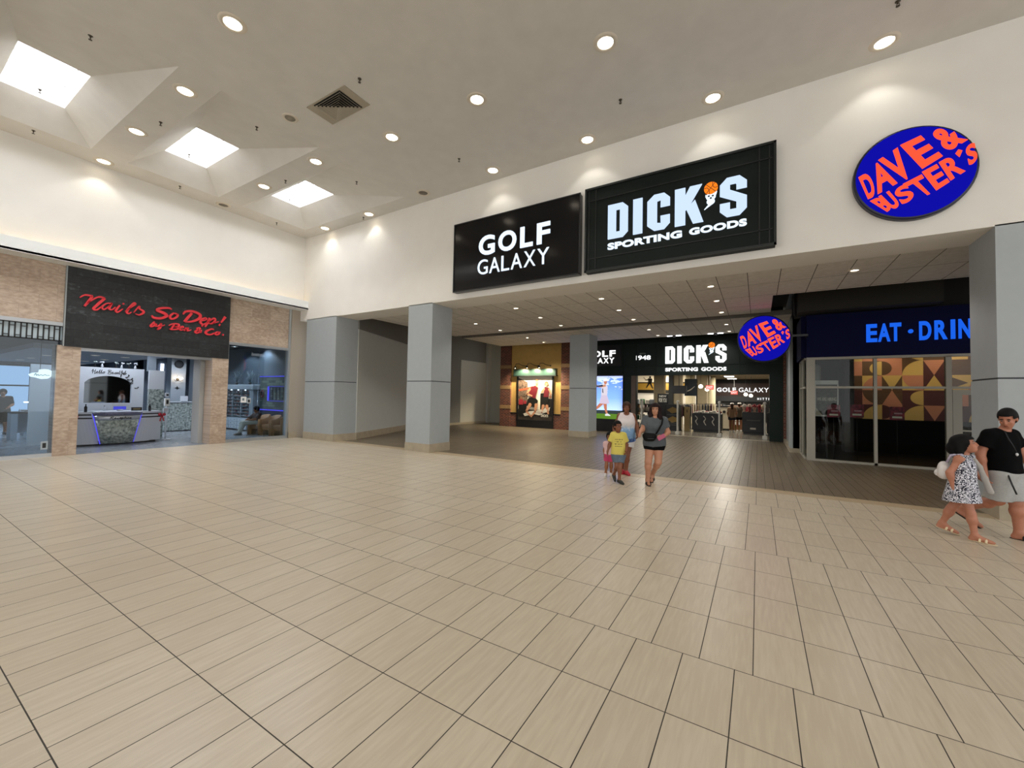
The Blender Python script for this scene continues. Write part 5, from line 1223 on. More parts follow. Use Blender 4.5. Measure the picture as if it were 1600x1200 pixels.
# ================================================================== restaurant interior
colsM = [emis, '#d9ad5c', '#c07a50', '#4e3114', '#40130f']
mY, mS, mB_, mM = mat('mural_yellow', '#d2a85a', .6), mat('mural_salmon', '#c47d5c', .6), mat('mural_brown', '#5a3a1a', .6), mat('mural_maroon', '#4f1a14', .6)
t = thing('geometric_mural', 'wall mural of yellow, salmon, brown and maroon geometric shapes inside the restaurant', 'mural', (2.9, 18.55, 1.15))
NW, NH = .517, .5
parts = {k: MB() for k in 'YSBM'}
MB().box(0, 4.0, -.02, .05, 0, 2.5).build('panel', mM, t)
Fm = lambda u, v, d: (u, -.02 - d, v)
def half(cx, cy, r, ry, a0, n=16): return [(cx + r * math.cos(a0 + PI * k / n), cy + ry * math.sin(a0 + PI * k / n)) for k in range(n + 1)]
def cell(i, j, kind, fg, bgc):
    x, y = (i - 1) * NW + .22, j * NH; q = lambda p: [(x + a * NW, y + b * NH) for a, b in p]
    parts[bgc].prism(q([(0, 0), (1, 0), (1, 1), (0, 1)]), .001, .003, Fm)
    sh = {'L': [(1, 0), (1, 1)], 'full': q([(0, 0), (1, 0), (1, 1), (0, 1)])}
    if kind == 'cl': p = half(x + NW, y + NH / 2, NW * .62, NH * .48, PI / 2)
    elif kind == 'cr': p = half(x, y + NH / 2, NW * .5, NH * .48, -PI / 2)
    elif kind == 'ql': p = [(x + NW, y)] + [(x + NW - NW * math.cos(a), y + NH * math.sin(a)) for a in (PI / 2 * (12 - k) / 12 for k in range(13))]
    elif kind == 'qd': p = [(x + NW, y + NH)] + [(x + NW - NW * math.cos(a), y + NH - NH * math.sin(a)) for a in (PI / 2 * k / 12 for k in range(13))]
    elif kind == 'td': p = q([(0, 1), (.5, 0), (1, 1)])
    elif kind == 'tu': p = q([(0, 0), (1, 0), (.5, 1)])
    elif kind == 'tr': p = q([(0, 0), (1, .5), (0, 1)])
    elif kind == 'chamf': p = q([(0, 0), (1, 0), (1, .85), (.85, 1), (.15, 1), (0, .85)])
    else: return
    parts[fg].prism(p, .003, .005, Fm)
G = {0: {1: ('ql', 'Y', 'M'), 2: ('cr', 'M', 'S'), 3: ('ql', 'Y', 'M'), 4: ('td', 'S', 'M'), 5: ('f', 'M', 'M'), 6: ('ql', 'Y', 'M'), 7: ('tu', 'Y', 'B')},
     1: {1: ('qd', 'B', 'S'), 2: ('tu', 'S', 'B'), 3: ('cl', 'Y', 'M'), 4: ('f', 'M', 'M'), 5: ('f', 'S', 'S'), 6: ('f', 'B', 'B'), 7: ('ql', 'S', 'Y')},
     2: {1: ('ql', 'S', 'Y'), 2: ('td', 'Y', 'B'), 3: ('qd', 'S', 'Y'), 4: ('tu', 'Y', 'M'), 5: ('tr', 'B', 'Y'), 6: ('ql', 'S', 'Y'), 7: ('cl', 'Y', 'M')},
     3: {1: ('cl', 'Y', 'B'), 2: ('cr', 'B', 'S'), 3: ('ql', 'Y', 'B'), 4: ('td', 'S', 'M'), 5: ('f', 'B', 'B'), 6: ('cl', 'Y', 'B'), 7: ('td', 'Y', 'B')},
     4: {1: ('ql', 'S', 'B'), 2: ('chamf', 'S', 'B'), 3: ('qd', 'Y', 'B'), 4: ('f', 'B', 'B'), 5: ('f', 'Y', 'Y'), 6: ('td', 'S', 'B'), 7: ('f', 'S', 'S')}}
for j_ in range(5): parts['BMBSY'[j_]].prism([(0, j_ * NH), (.22, j_ * NH), (.22, (j_ + 1) * NH), (0, (j_ + 1) * NH)], .001, .003, Fm)
for j, row in G.items():
    for i, (k, fg, bgc) in row.items(): cell(i, j, k, fg, bgc)
for k, m_ in zip('YSBM', (mY, mS, mB_, mM)): parts[k].build('shapes_' + dict(Y='yellow', S='salmon', B='brown', M='maroon')[k], m_, t)
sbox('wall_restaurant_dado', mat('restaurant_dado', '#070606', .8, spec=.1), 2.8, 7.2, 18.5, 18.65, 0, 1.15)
for i, x in enumerate((3.6, 5.2)):
    t = thing('track_lamp', 'small lamp washing the geometric mural, %s' % ('over its left half', 'over its right half')[i], 'lamp', (x, 17.3, 4.2), 0, 'lamps washing the mural')
    MB().lathe([(.05, -.16), (.06, -.02), (.02, 0)], 12).build('can', m_black, t)
    o = spot(t, -.2, 115, 1.3, (1, .87, .66), .9, .06); o.rotation_euler = (math.radians(48), 0, 0)
t = thing('hiring_poster', 'white framed dark poster WE ARE HIRING in the left restaurant window', 'poster', (1.72, 15.06, 1.32)); MB().box(-.28, .28, -.02, .02, -.04, 1.02).build('frame', m_white, t); MB().box(-.25, .25, -.025, -.02, 0, .9).build('sheet', mat('poster_dark', '#2a2c2a', .5, nscale=14, c2='#5b5f52'), t)
k = MB(); text_rect(k, 'WE ARE HIRING', -.23, .23, .42, .52, .026, .03, F, .03); k.build('lettering', pw, t); MB().prism([(-.25, 0), (-.1, .0), (-.25, .2)], .026, .03, F).build('corner', pw, t); MB().box(-.02, .02, -.0, .03, -1.32, 0).build('stand_post', m_black, t); MB().box(-.2, .2, -.12, .15, -1.32, -1.3).build('stand_foot', m_black, t)
for i, (x, z) in enumerate(((1.86, 1.27), (2.38, 1.29), (3.22, 1.25))):
    t = thing('flyer', 'small red and white flyer behind the restaurant glass, %s' % ('in front of the hiring poster', 'right of the hiring poster', 'before the geometric mural')[i], 'flyer', (x, 14.85, z), 0, 'flyers behind the restaurant glass')
    MB().box(-.15, .15, -.006, .006, 0, .36).build('sheet', mat('flyer_red', '#a03048', .5, nscale=12, c2='#38202a'), t); k = MB(); k.box(-.1, .1, -.01, -.006, .05, .1); k.build('print_line', pw, t); MB().box(-.06, .1, -.009, -.006, .16, .2).build('print_line', mat('print_pinkish', '#b78a94', .5), t); MB().tube([(0, .01, -z + .01), (0, .01, .05)], .008, 6).build('stand', m_black, t); MB().box(-.1, .1, -.04, .04, -z, -z + .012).build('stand_foot', m_black, t)
t = thing('door_sconce', 'dim tubular wall light inside the corner of the restaurant window', 'wall lamp', (1.56, 15.7, 2.3)); MB().lathe([(.09, 0), (.1, .04), (.1, .5), (.06, .58)], 14).build('shade', mat('shade_grey', '#8d9490', .5), t); MB().box(-.03, .03, .0, .1, .5, .56).tube([(0, 0, .56), (0, 0, 1.9)], .01, 6).build('mount', m_black, t)
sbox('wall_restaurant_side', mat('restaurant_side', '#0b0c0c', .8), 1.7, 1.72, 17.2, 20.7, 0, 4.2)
# ================================================================== people: bodies grown as one smooth surface each
V3 = lambda *a: np.array(a, float)
class Field:
    """signed distance field on a grid; rounded cones and ellipsoids blended together"""
    def __init__(s, lo, hi, h):
        s.lo, s.h = np.array(lo, float), h; s.n = np.ceil((np.array(hi) - s.lo) / h).astype(int) + 1
        s.D = np.full(s.n, 9., np.float32)
        s.ax = [s.lo[i] + h * np.arange(s.n[i]) for i in range(3)]
    def sub(s, lo, hi):
        a = np.clip(np.floor((np.array(lo) - s.lo) / s.h).astype(int), 0, s.n); b = np.clip(np.ceil((np.array(hi) - s.lo) / s.h).astype(int) + 1, 0, s.n)
        sl = tuple(slice(a[i], b[i]) for i in range(3))
        return sl, np.meshgrid(*[s.ax[i][sl[i]] for i in range(3)], indexing='ij')
    def put(s, sl, d, k):
        o = s.D[sl]
        if k > 0:
            hh = np.clip(.5 + .5 * (o - d) / k, 0, 1); s.D[sl] = o * (1 - hh) + d * hh - k * hh * (1 - hh)
        else: s.D[sl] = np.minimum(o, d)
    def cone(s, a, b, ra, rb, k=.02, flat=None, cut=None):
        a, b = np.array(a, float), np.array(b, float); m = max(ra, rb) + k + 2 * s.h
        sl, (X, Y, Z) = s.sub(np.minimum(a, b) - m, np.maximum(a, b) + m)
        if 0 in X.shape: return s
        d = b - a; L2 = max(d @ d, 1e-9)
        t = np.clip(((X - a[0]) * d[0] + (Y - a[1]) * d[1] + (Z - a[2]) * d[2]) / L2, 0, 1)
        q = np.sqrt((X - a[0] - t * d[0]) ** 2 + (Y - a[1] - t * d[1]) ** 2 + (Z - a[2] - t * d[2]) ** 2) - (ra + (rb - ra) * t)
        if cut is not None:
            u = d / np.sqrt(L2); q = np.maximum(q, (X - b[0]) * u[0] + (Y - b[1]) * u[1] + (Z - b[2]) * u[2])
        s.put(sl, q, k); return s
    def ell(s, c, r, M=None, k=.02):
        c, r = np.array(c, float), np.array(r, float); m = r.max() + k + 2 * s.h
        sl, (X, Y, Z) = s.sub(c - m, c + m)
        if 0 in X.shape: return s
        P = np.stack([X - c[0], Y - c[1], Z - c[2]], -1)
        if M is not None: P = P @ np.array(M, float)
        q = P / r; l = np.sqrt((q ** 2).sum(-1)); g = np.sqrt(((P / r ** 2) ** 2).sum(-1)) + 1e-9
        s.put(sl, l * (l - 1) / g, k); return s
    def plane(s, p, n):
        """keep the side the normal points away from"""
        n = np.array(n, float); n /= np.linalg.norm(n); X, Y, Z = np.meshgrid(*s.ax, indexing='ij', sparse=True)
        s.D = np.maximum(s.D, ((X - p[0]) * n[0] + (Y - p[1]) * n[1] + (Z - p[2]) * n[2]).astype(np.float32)); return s
    def mesh(s):
        D = s.D; I = D < 0; h = s.h
        n = [x - 1 for x in D.shape]
        c = np.zeros(n, np.int8); P = np.zeros(tuple(n) + (3,), np.float32); W = np.zeros(n, np.float32)
        g = lambda A, i, j, k: A[i:i + n[0], j:j + n[1], k:k + n[2]]
        for e in range(3):
            for a in (0, 1):
                for b in (0, 1):
                    o = [0, 0, 0]; o[(e + 1) % 3] = a; o[(e + 2) % 3] = b; q = list(o); q[e] = 1
                    d0, d1 = g(D, *o), g(D, *q); x = (d0 < 0) != (d1 < 0)
                    t = np.where(x, d0 / np.where(x, d0 - d1, 1), 0)
                    for i in range(3): P[..., i] += np.where(x, o[i] + (t if i == e else 0), 0)
                    W += x
        act = W > 0; idx = np.full(n, -1, np.int32); w = np.argwhere(act); idx[act] = np.arange(len(w))
        vs = s.lo + h * (w + P[act] / W[act][:, None]); F = []
        for e in range(3):
            a, b = (e + 1) % 3, (e + 2) % 3
            s0 = [slice(None)] * 3; s1 = [slice(None)] * 3; s0[e] = slice(0, -1); s1[e] = slice(1, None)
            A, B = I[tuple(s0)], I[tuple(s1)]; x = np.argwhere(A != B); fl = A[tuple(x.T)]
            ok = (x[:, a] > 0) & (x[:, b] > 0) & (x[:, a] < n[a]) & (x[:, b] < n[b]) & (x[:, e] < n[e]); x = x[ok]; fl = fl[ok]
            q = []
            for da, db in ((1, 1), (0, 1), (0, 0), (1, 0)):
                y = x.copy(); y[:, a] -= da; y[:, b] -= db; q.append(idx[tuple(y.T)])
            q = np.stack(q, 1); q[~fl] = q[~fl][:, ::-1]; F.append(q)
        F = np.concatenate(F); F = F[(F >= 0).all(1)]
        # two rounds of gentle smoothing
        for _ in range(2):
            acc = np.zeros_like(vs); cnt = np.zeros(len(vs))
            for i in range(4):
                for j in (1, 3):
                    np.add.at(acc, F[:, i], vs[F[:, (i + j) % 4]]); np.add.at(cnt, F[:, i], 1)
            vs = vs * .6 + .4 * acc / np.maximum(cnt, 1)[:, None]
        return vs, F
    def build(s, name, m, parent):
        vs, F = s.mesh()
        me = bpy.data.meshes.new(name); me.from_pydata(vs.tolist(), [], F.tolist())
        me.polygons.foreach_set('use_smooth', [True] * len(me.polygons)); me.update()
        me.materials.append(m); o = bpy.data.objects.new(name, me); COL.objects.link(o); o.parent = parent
        return o

def frame_of(yaw, pitch=0., roll=0.):
    """columns: right, forward (the way the face looks), up; yaw 0 looks along -y"""
    return np.array(Matrix.Rotation(yaw, 3, 'Z') @ Matrix.Rotation(-pitch, 3, 'X') @ Matrix.Rotation(roll, 3, 'Y') @ Matrix(((-1, 0, 0), (0, -1, 0), (0, 0, 1))))

class Person:
    def __init__(s, label, loc, rz, J, skin, h=.009, build=1., cat='person', group=None):
        s.t = thing('person', label, cat, loc, rz, group); s.J = {k: np.array(v, float) for k, v in J.items()}; s.h = h; s.b = build; s.skin = skin
        P = np.array(list(s.J.values())); s.lo, s.hi = P.min(0) - .34 * 1, P.max(0) + .34
        s.lo[2] = -.02
    def field(s, h=None, lo=None, hi=None): return Field(s.lo if lo is None else lo, s.hi if hi is None else hi, h or s.h)
    def torso(s, f, off=0., k=.06, top=True, skirt=0.):
        J, b = s.J, s.b; L, R = J['ls'], J['rs']; hl, hr = J['lh'], J['rh']; sh = (L + R) / 2; hp = (hl + hr) / 2
        us = (R - L) / np.linalg.norm(R - L); uh = (hr - hl) / np.linalg.norm(hr - hl); W = np.linalg.norm(R - L); H = np.linalg.norm(sh - hp)
        g = s.girth
        for t, hw, r in ((.03, .2, .07), (.16, .245, .088), (.32, .225, .094), (.52, .18, .092), (.72, .185, .097), (.9, .215, .104), (1.03, .19, .1)):
            c = sh * (1 - t) + hp * t; u = us * (1 - t) + uh * t; u /= np.linalg.norm(u)
            fr = g[0] if t < .4 else (g[1] if t < .8 else g[2])
            rr = r * b * (H / .5) ** .5 * (g[3]) + off; f.cone(c - u * hw * W * fr, c + u * hw * W * fr, rr, rr, k)
        for q in (L, R): f.cone(J['neck'] - V3(0, 0, .045 * b), q - V3(0, 0, .0), .046 * b + off * .8, .05 * b + off * .8, .035)
        if s.bust:
            fw = frame_of(s.chest_yaw)[:, 1]
            for q in (-1, 1): f.ell(sh * .72 + hp * .28 + us * q * W * .2 + fw * .075 * b, (.075 * b + off,) * 3, None, .05)
        return f
    def limb(s, f, a, m, b, r, off=0., k=.03):
        f.cone(a, m, r[0] + off, r[1] + off, k); f.cone(m, b, r[1] + off, r[2] + off, k)
        d = (b - m); f.ell(m + d * .28, (r[3] + off,) * 3, None, k)
    girth = (1, 1, 1, 1); bust = False; chest_yaw = 0.; arm_r = (.05, .042, .029, .043); leg_r = (.082, .056, .038, .062); head_s = 1.; face = 0.; face_pitch = 0.; face_roll = 0.
    hand_dir = {}; fingers = True
    def body(s):
        J, b = s.J, s.b; f = s.field(); s.torso(f)
        for q in 'lr':
            ar = [x * b for x in s.arm_r]; lr = [x * b for x in s.leg_r]
            f.ell(J[q + 's'], (.062 * b,) * 3, None, .04)
            s.limb(f, J[q + 's'], J[q + 'e'], J[q + 'w'], ar); s.limb(f, J[q + 'h'], J[q + 'k'], J[q + 'a'], lr)
            # foot
            a, t = J[q + 'a'], J[q + 't']; he = a + V3(0, 0, -.055 * b) - (t - a) * V3(.18, .18, 0)
            f.cone(he, a, .034 * b, .036 * b, .02); f.cone(he + V3(0, 0, .0), t, .033 * b, .024 * b, .03); f.cone(a, t * .75 + a * .25, .034 * b, .024 * b, .03)
            f.cone(t, t + (t - he) / np.linalg.norm(t - he) * .02, .026 * b, .018 * b, .015)
        # hands
        for q in 'lr':
            if q + 'w' not in J: continue
            w, e = J[q + 'w'], J[q + 'e']; d = s.hand_dir.get(q); d = (w - e) if d is None else np.array(d, float); d = d / np.linalg.norm(d)
            n = np.array(s.palm.get(q, (1 if q == 'l' else -1, 0, 0)), float); n -= d * (n @ d); n /= np.linalg.norm(n); u = np.cross(d, n)
            z = s.hs; p = w + d * .045 * z
            f.cone(w, p + u * .012 * z, .024 * z, .022 * z, .015); f.cone(w + d * .03 * z - u * .02 * z, w + d * .08 * z - u * .026 * z, .015 * z, .012 * z, .012); f.cone(w + d * .03 * z + u * .02 * z, w + d * .08 * z + u * .026 * z, .015 * z, .012 * z, .012)
            for i, l in enumerate((.066, .076, .07, .054)):
                o = w + d * .085 * z + u * (-.03 + .02 * i) * z; m = o + (d * .8 + n * .45 + u * (-.12 + .08 * i)) * l * .55 * z; t = m + (d * .35 + n * .9) * l * .5 * z
                f.cone(o, m, .0095 * z, .009 * z, .004); f.cone(m, t, .009 * z, .0075 * z, .003)
            th = w + d * .03 * z - u * .024 * z; tm = th + (d * .6 - u * .75 + n * .35) * .045 * z; f.cone(th, tm, .0125 * z, .01 * z, .008); f.cone(tm, tm + (d * .9 + n * .3) * .034 * z, .01 * z, .008 * z, .003)
        # neck and head
        c, M, z = J['head'], frame_of(s.face, s.face_pitch, s.face_roll), s.head_s; s.M = M
        f.cone(J['neck'] - V3(0, 0, .03), c + M @ V3(0, -.02, -.06) * z, .052 * b, .048 * b, .03)
        E = lambda o, r, k=.02: f.ell(c + M @ V3(*o) * z, V3(*r) * z, M, k)
        E((0, -.012, .025), (.074, .094, .09)); E((0, .018, -.045), (.056, .07, .068)); E((0, .045, -.085), (.032, .034, .026), .03)      # skull, face, chin
        E((0, .088, -.018), (.012, .02, .03), .012); E((0, .1, -.034), (.015, .013, .011), .01)                                        # nose
        for q in (-1, 1): E((q * .075, -.01, -.015), (.01, .02, .032), .006); E((q * .036, .062, -.03), (.022, .02, .02), .02)           # ears, cheeks
        E((0, .083, -.066), (.024, .011, .011), .01)                                                                                  # lips
        f.build('body', s.skin, s.t); return s
    def facial(s, brow=.004, hair_m=None, mouth='#7d3a34'):
        c, M, z = s.J['head'], s.M, s.head_s; B = Matrix(M.tolist()).to_4x4()
        at = lambda *o: Matrix.Translation(tuple(c + M @ V3(*o) * z)) @ B
        for q in (-1, 1):
            MB().ell((0, 0, 0), (.012 * z, .006 * z, .0055 * z), at(q * .03, .0775, .0), 0, 10, 6).build('eye', mat('eye_white', '#a8988c', .3), s.t)
            MB().ell((0, 0, 0), (.0075 * z, .004 * z, .006 * z), at(q * .03, .0825, -.0005), 0, 8, 6).build('iris', mat('iris_dark', '#1a100c', .3), s.t)
            MB().ell((0, 0, 0), (.019 * z, .006 * z, brow * z), at(q * .031, .081, .02), 0, 8, 5).build('eyebrow', hair_m or m_black, s.t)
        MB().ell((0, 0, 0), (.022 * z, .006 * z, .005 * z), at(0, .0915, -.066), 0, 10, 5).build('mouth', mat('lip_' + mouth[1:], mouth, .5), s.t)
    def hair(s, m, long=None, thick=.014, front=.045, crown=0., crop=-.02):
        c, M, z = s.J['head'], s.M, s.head_s; f = s.field(h=.007, lo=c - .32 * z - V3(0, 0, .2 if long else 0), hi=c + .24 * z)
        f.ell(c + M @ V3(0, -.014, .03 + crown) * z, V3(.074 + thick, .094 + thick, .09 + thick) * z, M, 0)
        f.ell(c + M @ V3(0, -.04, -.01) * z, V3(.07 + thick, .07, .085) * z, M, .02)
        # open the face: drop everything ahead of a slanted plane below the fringe
        X, Y, Z = np.meshgrid(*f.ax, indexing='ij'); P = np.stack([X - c[0], Y - c[1], Z - c[2]], -1) @ M / z
        cutf = np.minimum(np.minimum(P[..., 1] - .015, front - P[..., 2]), .062 - np.abs(P[..., 0]) + 0 * P[..., 2]) * z
        side = np.minimum(P[..., 1] + .055 + 1.2 * np.minimum(P[..., 2] + .0, 0), crop - P[..., 2]) * z
        f.D = np.maximum(f.D, np.maximum(cutf, side if not long else -9).astype(np.float32))
        if long:
            for a, b, r0, r1 in long: f.cone(c + M @ V3(*a) * z, c + M @ V3(*b) * z, r0 * z, r1 * z, .03)
        f.build('hair', m, s.t)
    def top(s, m, hem, off=.016, sleeve=.6, sr=(.07, .078), name='shirt', hem_r=None, neck=None, hem_n=(0, 0, -1)):
        J, b = s.J, s.b; f = s.field(); s.torso(f, off)
        if hem_r:
            hp = (J['lh'] + J['rh']) / 2; sh = (J['ls'] + J['rs']) / 2; u = (J['rh'] - J['lh']); u /= np.linalg.norm(u)
            f.cone(hp * .6 + sh * .4 - u * hem_r * .4, V3(hp[0], hp[1], hem) - u * hem_r * .45, .12 * b, hem_r * .6, .06); f.cone(hp * .6 + sh * .4 + u * hem_r * .4, V3(hp[0], hp[1], hem) + u * hem_r * .45, .12 * b, hem_r * .6, .06)
        f.plane(V3(*( ((J['lh'] + J['rh']) / 2)[:2]), hem), hem_n)
        if sleeve:
            for q in 'lr':
                a, e = J[q + 's'], J[q + 'e']; f.cone(a, a + (e - a) * sleeve, sr[0] * b, sr[1] * b, .03, cut=True)
        fw = frame_of(s.chest_yaw)[:, 1]; nc = J['neck'] + V3(0, 0, .03 * b) + fw * (.02 if not neck else neck) * b
        X, Y, Z = np.meshgrid(*f.ax, indexing='ij', sparse=True); f.D = np.maximum(f.D, (.068 * b - np.sqrt((X - nc[0]) ** 2 + (Y - nc[1]) ** 2 + ((Z - nc[2]) * .75) ** 2)).astype(np.float32))
        return f.build(name, m, s.t)
    def shorts(s, m, frac, r=(.105, .1), off=.014, name='shorts', top=None):
        J, b = s.J, s.b; f = s.field(); hp = (J['lh'] + J['rh']) / 2; sh = (J['ls'] + J['rs']) / 2; s.torso(f, off)
        f.plane(hp * .72 + sh * .28 if top is None else V3(*hp[:2], top), (0, 0, 1)); f.plane(hp + V3(0, 0, -.1 * b), (0, 0, -1))
        for q in 'lr': f.cone(J[q + 'h'], J[q + 'h'] + (J[q + 'k'] - J[q + 'h']) * frac, r[0] * b, r[1] * b, .03, cut=True)
        return f.build(name, m, s.t)
    def shoe(s, q, m, sole=None, name='shoe', up=.012, opened=False):
        J, b = s.J, s.b; a, t = J[q + 'a'], J[q + 't']; he = a + V3(0, 0, -.055 * b) - (t - a) * V3(.18, .18, 0)
        lo, hi = np.minimum(np.minimum(a, t), he) - .12, np.maximum(np.maximum(a, t), he) + .12
        f = Field(lo, hi, .007)
        dr = (t - he) / np.linalg.norm(t - he); dn = V3(0, 0, 1) - dr * dr[2]; dn /= np.linalg.norm(dn)
        if not opened:
            f.cone(he, t + dr * .02, .044 * b, .036 * b, .02); f.cone(he, a - (a - he) * .25, .043 * b, .044 * b, .02); f.cone(a - V3(0, 0, .02), t * .7 + a * .3, .044 * b, .036 * b, .03); f.plane(he - dn * .038 * b, -dn); f.build(name, m, s.t)
        else:
            f.cone(he - dr * .01, t + dr * .025, .046 * b, .043 * b, .01); f.plane(he - dn * .02 * b, dn); f.plane(he - dn * .037 * b, -dn); o = f.build(name, sole or m, s.t)
            for w in (.42, .75):
                g = Field(lo, hi, .006); c = he + (t - he) * w; sd = np.cross(dr, dn); arc = [c + sd * .04 * b * math.cos(x) + dn * (.05 * b * math.sin(x) - .015) * (1.1 - w * .35) for x in np.linspace(0, PI, 9)]
                for p, r in zip(arc[:-1], arc[1:]): g.cone(p, r, .012, .012, .004)
                g.build('strap', m, o)
    palm = {}; hs = 1.

def facing_rot(x, y): return math.atan2(-x, y)
sk1 = mat('skin_light', '#b98467', .5, noise=.04, nscale=30); sk2 = mat('skin_tan', '#94603f', .5, noise=.04, nscale=30); sk3 = mat('skin_brown', '#7c4a31', .5, noise=.04, nscale=30); sk4 = mat('skin_rosy', '#b0745a', .5, noise=.04, nscale=30)
h_blk = mat('hair_black', '#080707', .65, spec=.2, noise=.3, nscale=40, stretch=(1, 1, .1)); h_dkred = mat('hair_dark_red', '#1c0c0d', .65, spec=.2, noise=.3, nscale=40, stretch=(1, 1, .1)); h_brn = mat('hair_brown', '#3b2417', .65, spec=.2, noise=.3, nscale=40)

# --- woman in grey shirt, walking towards the camera
p = Person('woman in a grey T-shirt and black shorts carrying a black crossbody bag', (-1.84, 8.41, 0), facing_rot(-1.84, 8.41), dict(
    head=(.085, -.02, 1.495), neck=(.09, .0, 1.355), ls=(-.085, .01, 1.30), rs=(.255, .02, 1.285), le=(-.145, -.02, 1.09), lw=(-.185, -.18, 1.04), re=(.325, .05, 1.05), rw=(.255, -.16, .985),
    lh=(-.005, .0, .80), rh=(.155, .02, .80), lk=(-.035, -.05, .455), rk=(.15, -.02, .45), la=(-.045, .02, .085), ra=(.045, .33, .15), lt=(-.02, -.14, .03), rt=(.03, .2, .035)), sk1, build=1.03)
p.girth = (1.0, 1.05, 1.15, 1.1); p.bust = True; p.leg_r = (.098, .062, .04, .066); p.arm_r = (.056, .046, .03, .044); p.face = -.05; p.hand_dir = dict(l=(-.25, -.9, -.35), r=(-.85, -.5, .1)); p.palm = dict(l=(.6, 0, -.5), r=(0, .4, -1))
p.body(); p.facial(hair_m=h_dkred, mouth='#8d4038')
p.hair(h_dkred, long=[((.06, -.03, .03), (.085, .0, -.16), .05, .05), ((.085, .0, -.16), (.08, .06, -.3), .05, .03), ((-.06, -.03, .03), (-.085, -.0, -.16), .05, .05), ((-.085, -.0, -.16), (-.1, .05, -.28), .05, .03), ((0, -.07, 0), (0, -.09, -.25), .08, .07)], thick=.018)
m_gsh = mat('shirt_grey', '#4f5458', .85, noise=.08, nscale=14, bump=.15, bscale=25)
p.top(m_gsh, .755, .016, .62, (.068, .074), hem_r=.105, hem_n=(.12, 0, -1)); p.shorts(mat('shorts_black', '#0a0a0b', .9, spec=.1), .3, (.108, .106), top=.86)
p.shoe('l', mat('sandal_dark', '#2a2420', .6), mat('sole_dark', '#1c1815', .7), 'sandal', opened=True); p.shoe('r', mat('sandal_dark', '#2a2420', .6), mat('sole_dark', '#1c1815', .7), 'sandal', opened=True)
# bag with its strap, hung on her body
b = thing('crossbody_bag', 'black crossbody bag worn at the front of the woman in grey', 'bag', p.t.location, p.t.rotation_euler.z)
f = Field((-.2, -.36, .75), (.2, .02, 1.12), .008); f.cone((-.09, -.17, .975), (.06, -.18, .975), .06, .055, .02); f.cone((-.065, -.175, .935), (.03, -.18, .935), .066, .062, .03); f.plane((0, -.12, 0), (0, 1, 0)); f.build('pouch', mat('bag_black', '#070708', .7, spec=.2), b)
MB().tube([(.1, -.19, 1.02), (.16, -.175, 1.12), (.21, -.155, 1.22), (.225, -.09, 1.31), (.21, .0, 1.35)], .016, 8).build('strap', mat('bag_black', '#070708', .7, spec=.2), b); MB().box(-.05, .07, -.272, -.266, .93, .936).build('zip', mat('zip_grey', '#3c3c40', .4), b)
b = thing('mobile_phone', 'pink cased mobile phone in the hand of the woman in grey', 'phone', p.t.location, p.t.rotation_euler.z); MB().bbox(-.04, .04, -.006, .006, -.075, .075, .005, Matrix.Translation((.2, -.25, .97)) @ Matrix.Rotation(1.0, 4, 'Y')).build('case', mat('phone_pink', '#b0506e', .4), b)

# --- boy in yellow
p = Person('boy in a yellow T-shirt and denim shorts walking ahead of the older woman', (-2.42, 8.21, 0), facing_rot(-2.42, 8.21), dict(
    head=(-.02, -.02, 1.135), neck=(-.01, 0, 1.02), ls=(-.115, .0, .965), rs=(.105, .01, .965), le=(-.175, .0, .76), lw=(-.215, -.03, .615), re=(.16, .03, .77), rw=(.15, -.08, .66),
    lh=(-.055, .0, .53), rh=(.055, .0, .53), lk=(-.03, -.03, .32), rk=(.03, -.07, .315), la=(-.085, .2, .13), ra=(.02, -.06, .075), lt=(-.065, .08, .03), rt=(.085, -.19, .025)), sk3, build=.72, h=.008)
p.girth = (1.0, 1.1, 1.1, 1.1); p.head_s = .92; p.face = .5; p.hs = .8
p.hand_dir = dict(l=(-.1, -.1, -1), r=(-.1, -.6, -.6)); p.palm = dict(l=(1, 0, 0), r=(-1, 0, 0))
p.body(); p.facial(hair_m=h_blk); p.hair(h_blk, front=.055, crop=.005)
n = NT('shirt_yellow'); mx = n.math('MULTIPLY', n.math('LESS_THAN', n.math('ABSOLUTE', n.math('SUBTRACT', n.sep.outputs[0], .0)), .075), n.math('MULTIPLY', n.math('GREATER_THAN', n.sep.outputs[2], .73), n.math('LESS_THAN', n.sep.outputs[2], .9)))
mx = n.math('MULTIPLY', mx, n.math('LESS_THAN', n.sep.outputs[1], 0.)); ro = n.math('LESS_THAN', n.math('FRACT', n.math('MULTIPLY', n.sep.outputs[2], 22.)), .42)
ns = n.math('GREATER_THAN', n.noise(n.comb(n.math('MULTIPLY', n.sep.outputs[0], 70.), 0., n.math('FLOOR', n.math('MULTIPLY', n.sep.outputs[2], 22.))), 1.0, 1.), .5)
n.done(n.mix(n.math('MULTIPLY', mx, n.math('MULTIPLY', ro, ns)), '#cfbf5c', '#2a2a24'), .85)
p.top(n.m, .565, .014, .72, (.066, .09), hem_r=.1); p.shorts(mat('denim', '#5a6876', .85, noise=.12, nscale=20), .58, (.095, .105), top=.6)
for q in 'lr': p.shoe(q, mat('shoe_olive', '#2b2a24', .7))

